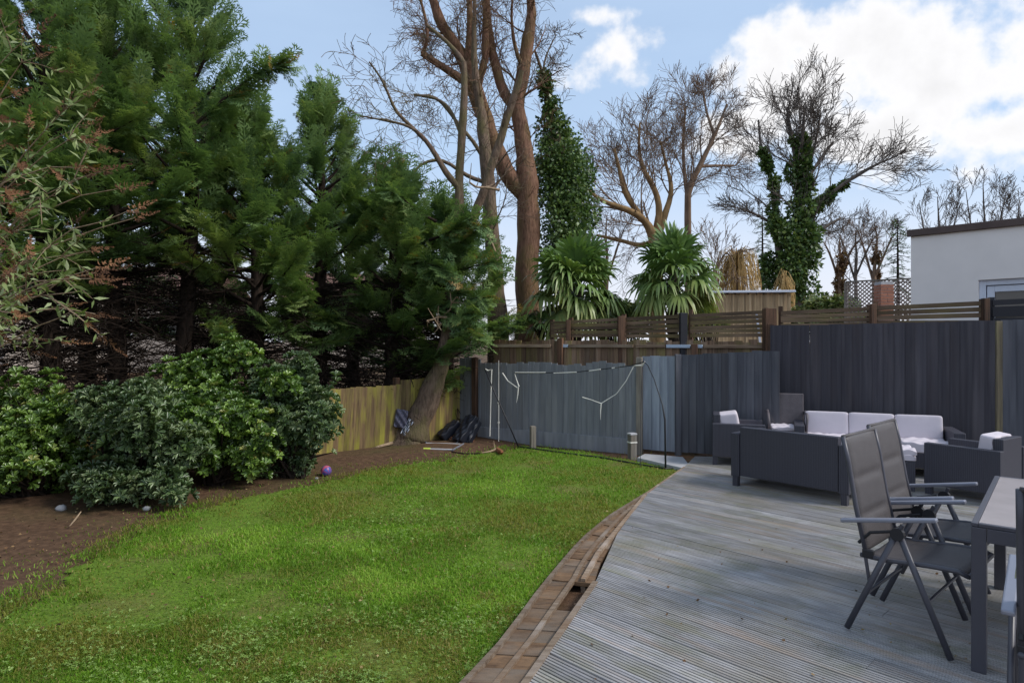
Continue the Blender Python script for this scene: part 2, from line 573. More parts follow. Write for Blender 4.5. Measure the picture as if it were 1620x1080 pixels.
    M['border_plank'] = wood_mat('border_plank', (0.197, 0.119, 0.065), (0.074, 0.043, 0.024), (0.271, 0.169, 0.093), (3, 9, 9), (0.180, 0.148, 0.118), 0.7, 0.75, 0.18)
    M['edge_timber'] = wood_mat('edge_timber', (0.272, 0.211, 0.154), (0.111, 0.074, 0.049), (0.306, 0.257, 0.217), (1, 14, 14), (0.170, 0.101, 0.056), 0.6)
    g = (14, 14, 0.7)
    M['fence_moss'] = wood_mat('fence_moss', (0.230, 0.155, 0.075), (0.086, 0.052, 0.028), (0.310, 0.265, 0.069), g, (0.282, 0.259, 0.040), 0.95)
    M['fence_dark'] = wood_mat('fence_dark', (0.060, 0.058, 0.069), (0.036, 0.033, 0.042), (0.097, 0.090, 0.100), (9, 9, 0.4), (0.050, 0.040, 0.042), 0.4, 0.7, 0.13)
    M['fence_mid'] = wood_mat('fence_mid', (0.088, 0.093, 0.111), (0.051, 0.053, 0.065), (0.140, 0.144, 0.162), (9, 9, 0.4), (0.084, 0.076, 0.080), 0.4, 0.7, 0.12)
    M['fence_light'] = wood_mat('fence_light', (0.262, 0.294, 0.347), (0.157, 0.177, 0.209), (0.354, 0.393, 0.446), (8, 8, 0.4), (0.184, 0.197, 0.223), 0.5, 0.7, 0.12)
    M['fence_grey'] = wood_mat('fence_grey', (0.235, 0.244, 0.265), (0.160, 0.167, 0.182), (0.310, 0.311, 0.315), (8, 8, 0.4), (0.189, 0.187, 0.182), 0.4, 0.7, 0.08)
    M['fence_brown'] = wood_mat('fence_brown', (0.255, 0.165, 0.105), (0.090, 0.057, 0.038), (0.345, 0.255, 0.180), g, (0.225, 0.210, 0.060), 0.5)
    M['slat'] = wood_mat('slat', (0.169, 0.111, 0.068), (0.058, 0.039, 0.026), (0.260, 0.182, 0.117), (0.7, 14, 14), (0.156, 0.130, 0.039), 0.6)
    M['slat_black'] = plain_mat('slat_black', (0.018, 0.018, 0.024), 0.6)
    M['post_brown'] = wood_mat('post_brown', (0.12, 0.062, 0.036), (0.035, 0.022, 0.015), (0.18, 0.10, 0.06), g)
    M['post_pale'] = wood_mat('post_pale', (0.25, 0.22, 0.18), (0.11, 0.095, 0.08), (0.30, 0.29, 0.27), g)
    M['post_mossy'] = wood_mat('post_mossy', (0.13, 0.11, 0.07), (0.06, 0.05, 0.035), (0.16, 0.15, 0.06), g)
    M['rail'] = wood_mat('rail', (0.384, 0.276, 0.180), (0.168, 0.108, 0.072), (0.480, 0.396, 0.300), (1, 14, 14))
    M['blue_tape'] = plain_mat('blue_tape', (0.42, 0.50, 0.60), 0.6)
    M['concrete'] = plain_mat('concrete', (0.36, 0.36, 0.37), 0.85, var=0.25, scale=9, bump=0.3)
    # furniture
    m, nt = new_mat('rattan')
    tc = nt.nodes.new('ShaderNodeTexCoord')
    sp = nd(nt, 'ShaderNodeSeparateXYZ', {0: tc.outputs['Object']})
    hsum = mth(nt, 'ADD', sp.outputs[0], sp.outputs[1])
    wv = mth(nt, 'SINE', mth(nt, 'MULTIPLY', hsum, 2 * pi / 0.017))
    wz = mth(nt, 'SINE', mth(nt, 'MULTIPLY', sp.outputs[2], 2 * pi / 0.011))
    hh = mth(nt, 'ADD', wv, mth(nt, 'MULTIPLY', mth(nt, 'MULTIPLY', wv, wz), 0.6))
    col = mixc(nt, mrange(nt, hh, -1.3, 1.3), (0.030, 0.030, 0.040), (0.062, 0.061, 0.078))
    b = nd(nt, 'ShaderNodeBump', {'Height': hh, 'Strength': 0.4, 'Distance': 0.002})
    finish(nt, nd(nt, 'ShaderNodeBsdfPrincipled', {'Base Color': col, 'Roughness': 0.5, 'Normal': b.outputs[0], 'Specular IOR Level': 0.4}))
    M['rattan'] = m
    M['rattan_brown'] = plain_mat('rattan_brown', (0.095, 0.082, 0.088), 0.55, scale=120, var=0.3, bump=0.4)
    M['cushion'] = plain_mat('cushion', (0.58, 0.53, 0.57), 0.9, scale=8, var=0.10, bump=0.35, spec=0.2)
    M['alu_dark'] = plain_mat('alu_dark', (0.062, 0.062, 0.078), 0.42, 0.0, 0.1, 30, 0.05, 0.5)
    M['alu_silver'] = plain_mat('alu_silver', (0.24, 0.25, 0.30), 0.35, 0.3, 0.08, 30, 0.05)
    M['textile'] = plain_mat('textile', (0.060, 0.053, 0.055), 0.55, scale=160, var=0.25, bump=0.3, spec=0.55)
    M['table_top'] = plain_mat('table_top', (0.40, 0.36, 0.36), 0.22, scale=6, var=0.22, bump=0.02, spec=0.5)
    M['plastic_black'] = plain_mat('plastic_black', (0.016, 0.016, 0.02), 0.5)
    M['cloth_pale'] = plain_mat('cloth_pale', (0.42, 0.43, 0.31), 0.9)
    M['white_tape'] = plain_mat('white_tape', (0.68, 0.66, 0.60), 0.7)
    M['tarp'] = plain_mat('tarp', (0.014, 0.016, 0.024), 0.35, var=0.3, scale=6, bump=0.5)
    M['white_metal'] = plain_mat('white_metal', (0.45, 0.45, 0.47), 0.4)
    M['lime'] = plain_mat('lime', (0.45, 0.55, 0.08), 0.5)
    M['rust'] = plain_mat('rust', (0.30, 0.11, 0.05), 0.8, var=0.4)
    M['render_white'] = plain_mat('render_white', (0.84, 0.79, 0.76), 0.9, scale=3, var=0.10, bump=0.2, spec=0.15)
    M['render_beige'] = plain_mat('render_beige', (0.36, 0.31, 0.27), 0.9, scale=3, var=0.2)
    M['frame_white'] = plain_mat('frame_white', (0.60, 0.64, 0.73), 0.4)
    M['roof_edge'] = plain_mat('roof_edge', (0.098, 0.070, 0.063), 0.8, var=0.4, scale=5, bump=0.4)
    M['brick'] = plain_mat('brick', (0.32, 0.14, 0.09), 0.9, var=0.4, scale=14)
    M['roof_tile'] = plain_mat('roof_tile', (0.16, 0.09, 0.07), 0.9, var=0.4, scale=4, bump=0.5)
    M['reed'] = wood_mat('reed', (0.50, 0.36, 0.21), (0.30, 0.20, 0.11), (0.56, 0.42, 0.26), (16, 16, 0.6))
    M['trellis'] = plain_mat('trellis', (0.24, 0.19, 0.165), 0.8, var=0.3)
    m, nt = new_mat('glass')
    finish(nt, nd(nt, 'ShaderNodeBsdfPrincipled', {'Base Color': (0.05, 0.045, 0.04, 1), 'Roughness': 0.06, 'Specular IOR Level': 0.7}))
    M['glass'] = m
    # ball with coloured panels
    m, nt = new_mat('ball_panels')
    tc = nt.nodes.new('ShaderNodeTexCoord')
    sp = nd(nt, 'ShaderNodeSeparateXYZ', {0: tc.outputs['Object']})
    a = mth(nt, 'MULTIPLY', mth(nt, 'ARCTAN2', sp.outputs[2], sp.outputs[0]), 3 / pi)
    f = mth(nt, 'FRACT', mth(nt, 'ADD', a, 3.2))
    col = mixc(nt, mth(nt, 'GREATER_THAN', f, 0.5), (0.20, 0.06, 0.22), (0.05, 0.09, 0.35))
    col = mixc(nt, mth(nt, 'LESS_THAN', mth(nt, 'ABSOLUTE', sp.outputs[1]), 0.018), col, (0.45, 0.10, 0.16))
    finish(nt, nd(nt, 'ShaderNodeBsdfPrincipled', {'Base Color': col, 'Roughness': 0.4}))
    M['ball_panels'] = m
    m, nt = new_mat('ball_orange')
    v = coords(nt)
    vo = nd(nt, 'ShaderNodeTexVoronoi', {'Vector': v, 'Scale': 14.0}, feature='DISTANCE_TO_EDGE')
    col = mixc(nt, mth(nt, 'LESS_THAN', vo.outputs[0], 0.07), (0.52, 0.24, 0.13), (0.14, 0.05, 0.03))
    finish(nt, nd(nt, 'ShaderNodeBsdfPrincipled', {'Base Color': col, 'Roughness': 0.5}))
    M['ball_orange'] = m
    m, nt = new_mat('striped_cloth')
    tc = nt.nodes.new('ShaderNodeTexCoord')
    w = nd(nt, 'ShaderNodeTexWave', {'Vector': tc.outputs['Object'], 'Scale': 9.0, 'Distortion': 6.0, 'Detail': 2.0})
    col = mixc(nt, mth(nt, 'GREATER_THAN', w.outputs['Fac'], 0.5), (0.03, 0.035, 0.05), (0.50, 0.53, 0.60))
    finish(nt, nd(nt, 'ShaderNodeBsdfPrincipled', {'Base Color': col, 'Roughness': 0.7}))
    M['striped_cloth'] = m
    M['bag'] = plain_mat('bag', (0.085, 0.085, 0.125), 0.6, var=0.3, scale=6)


make_materials()

# ------------------------------------------------------------------ key ground lines
C0 = np.array([-0.94, 11.33])                       # back corner of the garden
LF_DIR = np.array([-0.732, -0.681])                 # left fence, from the corner towards the camera side
LF_OUT = np.array([-0.681, 0.732])                  # away from the garden
LF_B = np.array([-2.83, 9.6])
LF_DIR = (LF_B - C0) / np.linalg.norm(LF_B - C0)
LF_OUT = np.array([LF_DIR[1], -LF_DIR[0]])
if LF_OUT[0] > 0:
    LF_OUT = -LF_OUT
BF1 = np.array([1.93, 9.66])                        # back fence: end of grey run
BF2 = np.array([2.43, 9.42])
BF3 = np.array([3.72, 8.80])
BF4a, BF4b = np.array([3.74, 9.12]), np.array([6.18, 8.10])
BF5 = np.array([8.6, 7.10])

outer = [np.array([-0.62, 2.2]), np.array([-0.23, 3.05])] + [G(*p)[:2] for p in ((800, 1007), (853, 933), (880, 900), (920, 853), (968, 813), (1022, 780))]
inner = [np.array([-0.28, 2.2]), G(833, 1077)[:2], G(942, 920)[:2], G(977, 843)[:2], G(1021, 782)[:2]]
deck_tip = G(1083, 738)[:2]


# ------------------------------------------------------------------ setting: ground, lawn, deck
def build_ground():
    n = 60
    gx = np.concatenate([np.linspace(-900, -14, 12), np.linspace(-12, 14, n), np.linspace(16, 900, 12)])
    gy = np.concatenate([np.linspace(-300, -3, 8), np.linspace(-2, 20, n), np.linspace(24, 2200, 16)])
    X, Y = np.meshgrid(gx, gy, indexing='ij')
    Zz = np.full_like(X, -0.085)
    near = (X > -9) & (X < 1.2) & (Y > 2) & (Y < 14)
    Zz += near * 0.018 * (vnoise(X * 2.3, Y * 2.3, 3) - 0.5)
    # the bed along the left fence is heaped up a little
    dist = (X - C0[0]) * LF_OUT[0] + (Y - C0[1]) * LF_OUT[1]
    Zz += 0.06 * np.clip(1 - np.abs(dist + 0.5) / 0.9, 0, 1) * near
    idx = np.arange(X.size).reshape(X.shape)
    F = np.stack([idx[:-1, :-1], idx[1:, :-1], idx[1:, 1:], idx[:-1, 1:]], -1).reshape(-1, 4)
    o = mobj('ground', np_mesh('ground', np.stack([X, Y, Zz], -1).reshape(-1, 3), F, True), M['soil'])
    o['kind'] = 'structure'


LAWN = [p for p in outer] + [deck_tip - np.array([0.02, 0]), G(1062, 737, LAWN_Z)[:2], G(1010, 730, LAWN_Z)[:2], G(930, 716, LAWN_Z)[:2],
        G(850, 707, LAWN_Z)[:2], G(800, 703, LAWN_Z)[:2]] + \
       [G(x, y, LAWN_Z)[:2] for x, y in ((760, 714), (700, 722), (620, 733), (545, 747), (480, 765), (400, 779), (300, 797), (215, 822), (125, 874),
                                         (25, 932), (-60, 985), (-170, 1045), (-300, 1090))] + [np.array([-4.2, 2.2])]


def build_lawn():
    # fine grid of turf whose soil side ends raggedly
    st = 0.045
    gx, gy = np.arange(-4.4, 2.5, st), np.arange(2.1, 11.6, st)
    X, Y = np.meshgrid(gx, gy, indexing='ij')
    cx, cy = X[:-1, :-1] + st / 2, Y[:-1, :-1] + st / 2
    dmin = np.full(cx.shape, 9.0)
    edge = LAWN[13:-1]
    for p, q in zip(edge[:-1], edge[1:]):
        e = q - p
        t = np.clip(((cx - p[0]) * e[0] + (cy - p[1]) * e[1]) / (e @ e), 0, 1)
        dmin = np.minimum(dmin, np.hypot(cx - p[0] - e[0] * t, cy - p[1] - e[1] * t))
    ok = in_poly(cx, cy, LAWN) & (dmin > .06 + .5 * vnoise(cx * 2.1, cy * 2.1, 9) * vnoise(cx * 7, cy * 7, 10) + .1 * vnoise(cx * 15, cy * 15, 13))
    # cells crossed by the timber edging belong to the lawn too, up to the boards
    idx = np.arange(X.size).reshape(X.shape)
    F = np.stack([idx[:-1, :-1], idx[1:, :-1], idx[1:, 1:], idx[:-1, 1:]], -1)[ok]
    used, inv = np.unique(F.ravel(), return_inverse=True)
    V = np.stack([X, Y, np.full_like(X, LAWN_Z)], -1).reshape(-1, 3)[used]
    V[:, :2] += RNG.normal(0, .008, (len(V), 2))
    me = np_mesh('lawn', V, inv.reshape(-1, 4))
    o = mobj('lawn', me, M['turf'])
    o['kind'] = 'structure'
    # blades
    N = 400000
    px = RNG.uniform(-420, 1120, N)
    py = 693 + (1330 - 693) * RNG.random(N) ** 1.15
    Z = (CAM_H - LAWN_Z) * FPX / (py - 540)
    X = (px - 810) / FPX * Z
    ok = in_poly(X, Z, LAWN)
    # stray blades across the soil edge
    sdv = np.where(RNG.random(N) < .4, .5, .16)
    Xs, Zs = X + RNG.normal(0, 1, N) * sdv, Z + RNG.normal(0, 1, N) * sdv
    deckside = in_poly(Xs, Zs, [(p[0] + 0.015, p[1]) for p in outer] + [deck_tip, (6, 8.3), (6, 2.0)])
    ok2 = in_poly(X, Z, LAWN) & ~deckside & (RNG.random(N) < 0.5)
    X = np.where(ok2, Xs, X)
    Z = np.where(ok2, Zs, Z)
    out_f = ((X - C0[0]) * LF_OUT[0] + (Z - C0[1]) * LF_OUT[1]) > -.25
    dk = out_f | in_poly(X, Z, [(p[0] - 0.012, p[1]) for p in outer] + [deck_tip, (6, 8.3), (6, 2.0)])
    # worn soil on the left: thin out
    worn = vnoise(X * 1.5 + 9, Z * 1.5, 11) * 0.6 + vnoise(X * 5, Z * 5, 12) * 0.4
    soil_px = 810 + X / Z * FPX
    d_left = np.clip((-1.25 - X - 0.16 * (Z - 3.5)) / 1.2, 0, 1)
    bare = worn + RNG.normal(0, 0.07, N) < 0.27 + 0.22 * d_left
    keep = ok & ~dk & (~bare | (RNG.random(N) < 0.3))
    X, Z = X[keep], Z[keep]
    n = len(X)
    tall = (0.6 + 0.9 * vnoise(X * 2.2, Z * 2.2, 5)) * np.where(bare[keep], 0.55, 1.0)
    L = RNG.uniform(0.020, 0.046, n) * tall
    W = (0.0026 + 0.0006 * Z) * RNG.uniform(0.8, 1.4, n)
    th = RNG.uniform(0, 2 * pi, n)
    lean = RNG.uniform(0.35, 1.45, n)
    wa = RNG.uniform(0, 2 * pi, n)
    dx, dy = np.cos(th) * lean, np.sin(th) * lean
    sx, sy = np.cos(wa) * W / 2, np.sin(wa) * W / 2
    z0 = np.full(n, LAWN_Z - 0.004)
    V = np.stack([
        np.stack([X - sx, Z - sy, z0], -1), np.stack([X + sx, Z + sy, z0], -1),
        np.stack([X + sx * .8 + dx * L * .35, Z + sy * .8 + dy * L * .35, z0 + L * .62], -1),
        np.stack([X - sx * .8 + dx * L * .35, Z - sy * .8 + dy * L * .35, z0 + L * .62], -1),
        np.stack([X + dx * L, Z + dy * L, z0 + L * (1.05 - .45 * lean)], -1)], 1).reshape(-1, 3)
    b = (np.arange(n) * 5)[:, None]
    F = np.concatenate([b + np.array([[0, 1, 2]]), b + np.array([[0, 2, 3]]), b + np.array([[3, 2, 4]])], 0)
    patch = vnoise(X * 1.1, Z * 1.1, 21) * 0.5 + vnoise(X * 3.7, Z * 3.7, 22) * 0.3
    dry = vnoise(X * 1.7 + 3, Z * 1.7, 41) * .6 + vnoise(X * 6, Z * 6, 42) * .4
    tint = np.clip((patch - 0.4) * 2.0 + 0.45 + RNG.normal(0.0, 0.15, n), 0.12, 1)
    tint = np.where(dry + RNG.normal(0, .06, n) > .71, RNG.uniform(0.0, .25, n), tint)
    tint[RNG.random(n) < 0.07] = 0.0
    g = mobj('grass', np_mesh('grass', V, F, False, np.repeat(tint, 5)), M['grass'], None, 'stuff')
    tag(g, 'bright green short grass blades covering the lawn', 'grass')
    # clover and low weeds: three small leaflets
    a = np.linspace(0, 2 * pi, 3, endpoint=False)
    TV, TF = [], []
    for k in a:
        b0 = len(TV)
        TV += [(0, 0, 0), (cos(k - .55) * .7, sin(k - .55) * .7, .12), (cos(k) * 1.0, sin(k) * 1.0, .05), (cos(k + .55) * .7, sin(k + .55) * .7, .12)]
        TF.append((b0, b0 + 1, b0 + 2, b0 + 3))
    TV, TF = np.array(TV), np.array(TF)
    K = 60000
    px = RNG.uniform(-300, 1000, K)
    py = RNG.uniform(770, 1200, K)
    Z = (CAM_H - LAWN_Z) * FPX / (py - 540)
    X = (px - 810) / FPX * Z
    dens = np.exp(-(((px - 720) / 140) ** 2 + ((py - 842) / 42) ** 2)) * 1.6 + np.exp(-(((px - 560) / 420) ** 2 + ((py - 1050) / 75) ** 2)) * 0.9
    dens *= 0.7 * (0.2 + 1.3 * (vnoise(X * 2.6, Z * 2.6, 31) > 0.5))
    keep = in_poly(X, Z, LAWN) & (RNG.random(K) < dens) & ~in_poly(X, Z, [(p[0] - 0.02, p[1]) for p in outer] + [deck_tip, (6, 8.3), (6, 2.0)])
    X, Z = X[keep], Z[keep]
    n = len(X)
    d = np.stack([RNG.normal(0, 0.35, n), RNG.normal(0, 0.35, n), np.ones(n)], -1)
    R = basis(d, RNG.uniform(0, 6.28, n))[:, :, [1, 2, 0]]
    P = np.stack([X, Z, LAWN_Z + RNG.uniform(0.012, 0.05, n)], -1)
    V, F, T = stamp(TV, TF, R, P, RNG.uniform(0.007, 0.014, n), RNG.uniform(0.1, 1, n))
    g = mobj('clover', np_mesh('clover', V, F, False, T), M['clover'], None, 'stuff')
    tag(g, 'pale clover and low weeds in patches on the lawn', 'clover')


def build_deck():
    root = bpy.data.objects.new('deck', None)
    link(root)
    root['kind'] = 'structure'
    d = np.array([-0.6925, 0.7214])
    p = np.array([0.7214, 0.6925])
    poly = inner + [deck_tip, np.array([2.62, 9.05]), np.array([3.75, 8.93]), np.array([9.2, 6.75]), np.array([9.2, 1.2]), np.array([0.4, 1.2])]
    rot = math.atan2(d[1], d[0])
    w, pitch, ridges = 0.143, 0.1475, 6
    prof = []
    rw = w / ridges
    for i in range(ridges):
        x0 = -w / 2 + i * rw
        prof += [(x0 + rw * .12, -.013), (x0 + rw * .19, 0), (x0 + rw * .81, 0), (x0 + rw * .88, -.013)]
    prof = [(-w / 2, -.028)] + prof + [(w / 2, -.028)]
    segs = [(poly[i], poly[(i + 1) % len(poly)]) for i in range(len(poly))]

    def spans(off):
        hits = []
        for a, b in segs:
            oa, ob = a @ p - off, b @ p - off
            if (oa > 0) != (ob > 0):
                t = oa / (oa - ob)
                hits.append((a + (b - a) * t) @ d)
        hits.sort()
        return hits
    k = 0
    off = 0.9
    while off < 11.2:
        hs = [spans(off + q[0]) for q in prof]
        off_c = off
        off += pitch
        if any(len(h) < 2 for h in hs):
            continue
        s0 = [h[0] for h in hs]
        s1 = [h[-1] for h in hs]
        if min(np.array(s1) - np.array(s0)) < 0.05:
            continue
        k += 1
        cuts = [None]
        L = np.mean(s1) - np.mean(s0)
        if L > 4.2:
            cuts = [np.mean(s0) + L * (0.35 + 0.3 * ((k * 0.618) % 1))]
        pieces = [(s0, s1)] if cuts[0] is None else [(s0, [cuts[0] - .0015] * len(prof)), ([cuts[0] + .0015] * len(prof), s1)]
        for (a, b) in pieces:
            cen = (np.mean(a) + np.mean(b)) / 2
            V = [(aa - cen, -q[0], q[1]) for aa, q in zip(a, prof)] + [(bb - cen, -q[0], q[1]) for bb, q in zip(b, prof)]
            m = len(prof)
            F = [(m + i, m + i + 1, i + 1, i) for i in range(m - 1)] + [tuple(range(m)), tuple(range(2 * m - 1, m - 1, -1))]
            o = MB().add(V, F).build('board', M['deck'], root)
            o.location = (*(d * cen + p * off_c), RNG.normal(0, 0.0012))
            o.rotation_euler = (0, 0, rot)
    # fascia under the near inner edge so that no gap shows
    # border of cross planks between the curved lawn edge and the deck
    bd = bpy.data.objects.new('deck_border', None)
    link(bd)
    bd['kind'] = 'structure'

    def sample(pl, n):
        pl = np.array(pl)
        s = np.concatenate([[0], np.cumsum(np.linalg.norm(np.diff(pl, axis=0), axis=1))])
        t = np.linspace(0, s[-1], n)
        return np.stack([np.interp(t, s, pl[:, 0]), np.interp(t, s, pl[:, 1])], -1)
    n = 33
    O, I = sample(outer, n), sample(inner[:3] + [G(945, 893)[:2] * 0 + np.array([0.66, 4.72])] + inner[3:], n)
    # the inner line bulges: gap triangle beside the deck
    for i in range(n - 1):
        gap = 0.0028
        for lo, hi in ((0.04, 0.50 if 12 <= i <= 14 else 0.97),):
            a0 = O[i] + (I[i] - O[i]) * lo
            a1 = O[i] + (I[i] - O[i]) * hi
            b0 = O[i + 1] + (I[i + 1] - O[i + 1]) * lo
            b1 = O[i + 1] + (I[i + 1] - O[i + 1]) * hi
            e = (b0 - a0) / (np.linalg.norm(b0 - a0) + 1e-6) * gap
            c = (a0 + a1 + b0 + b1) / 4
            q = [a0 + e - c, a1 + e - c, b1 - e - c, b0 - e - c]
            o = MB().prism(q, -0.045, -0.022 + RNG.normal(0, 0.003)).build('plank', M['border_plank'], bd)
            o.location = (*c, 0)
            o.rotation_euler = (RNG.normal(0, 0.006), RNG.normal(0, 0.006), 0)

    def strip(name, pl, wdt, z0, z1, mat, n=16):
        P = sample(pl, n)
        t = np.gradient(P, axis=0)
        t /= np.linalg.norm(t, axis=1, keepdims=True)
        nn = np.stack([-t[:, 1], t[:, 0]], -1)
        mb = MB()
        for i in range(n - 1):
            q = [P[i] - nn[i] * wdt / 2, P[i + 1] - nn[i + 1] * wdt / 2, P[i + 1] + nn[i + 1] * wdt / 2, P[i] + nn[i] * wdt / 2]
            mb.prism(q, z0, z1)
        me = mb.mesh(name)
        bm = bmesh.new()
        bm.from_mesh(me)
        bmesh.ops.remove_doubles(bm, verts=bm.verts, dist=1e-4)
        seen = {}
        for f in bm.faces:
            key = tuple(sorted(v.index for v in f.verts))
            seen.setdefault(key, []).append(f)
        bmesh.ops.delete(bm, geom=[f for fs in seen.values() if len(fs) > 1 for f in fs], context='FACES')
        bm.to_mesh(me)
        bm.free()
        o = mobj(name, me, mat, bd)
        return o
    strip('edging_board', outer, 0.028, -0.095, 0.004, M['edge_timber'])
    strip('edging_board', [outer[-1], np.array([1.85, 7.55]), deck_tip], 0.022, -0.09, 0.003, M['edge_timber'], 6)
    mid = (O[:-3] + I[:-3]) / 2
    strip('batten', list(mid), 0.03, -0.03, -0.006, M['edge_timber'], 20)
    strip('edging_board', [inner[0], inner[1], inner[2]], 0.034, -0.09, 0.008, M['edge_timber'], 8)
    strip('edging_board', [np.array([0.49, 4.36]), np.array([0.68, 4.95]), inner[3] - np.array([0.03, 0]), inner[4]], 0.032, -0.09, 0.006, M['edge_timber'], 10)
    # concrete slab beside the goal post
    sl = [G(1008, 722)[:2], G(1020, 716)[:2], G(1082, 722)[:2] + np.array([0, 0.05]), G(1092, 735)[:2], G(1079, 738)[:2]]
    o = MB().prism(sl, -0.1, -0.012).build('paving_slab', M['concrete'], None, 0.006)
    tag(o, 'pale grey concrete slab between lawn, deck and fence', 'paving slab')


build_ground()
build_lawn()
build_deck()


# ------------------------------------------------------------------ fences
def pale_mesh(name, w, th0=0.006, th1=0.021, pointed=False):
    """feather-edge pale one metre high, thick edge on the right"""
    v = [(-w / 2, 0, 0), (w / 2, 0, 0), (w / 2, -th1, 0), (-w / 2, -th0, 0)]
    return MB().prism(v, 0, 1).mesh(name)


def fence_run(name, label, A, B, ztop, mat, post_mat, pitch=0.1, zb=-0.02, jag=0.006, posts=(), lean=0.0, gravel=None, front=1, slope=(0, 0)):
    A, B = np.array(A, float), np.array(B, float)
    L = np.linalg.norm(B - A)
    ang = math.atan2(*(B - A)[::-1])
    root = thing(name, label, 'fence', (A[0], A[1], 0), ang)
    n = int(round(L / pitch))
    wid = L / n
    base = pale_mesh('pale', wid * 1.2)
    for i in range(n):
        t = (i + 0.5) / n
        zt = ztop(t) if callable(ztop) else ztop
        zt += RNG.normal(0, jag)
        z0 = zb + RNG.normal(0, 0.004)
        o = mobj('pale', base, mat, root)
        o.location = ((i + 0.5) * wid, front * (-0.0) + RNG.normal(0, 0.0012) + 0.002 * (i % 2), z0)
        o.scale = (1, 1, zt - z0)
        o.rotation_euler = (0, RNG.normal(0, 0.004) + lean, RNG.normal(0, 0.01))
    for z in (0.35, 1.0):
        if z < (ztop(0.5) if callable(ztop) else ztop) - 0.1:
            MB().box((L / 2, 0.035, z), (L, 0.04, 0.07)).build('rail', post_mat, root)
    for t, zt, dy in posts:
        MB().box((L * t, dy, zt / 2 - 0.1), (0.09, 0.09, zt + 0.2)).build('post', post_mat, root, 0.006)
    if gravel:
        MB().box((L / 2, -0.03, gravel / 2 - 0.07), (L - 0.02, 0.03, gravel + 0.1)).build('gravel_board', mat, root, 0.004)
    return root


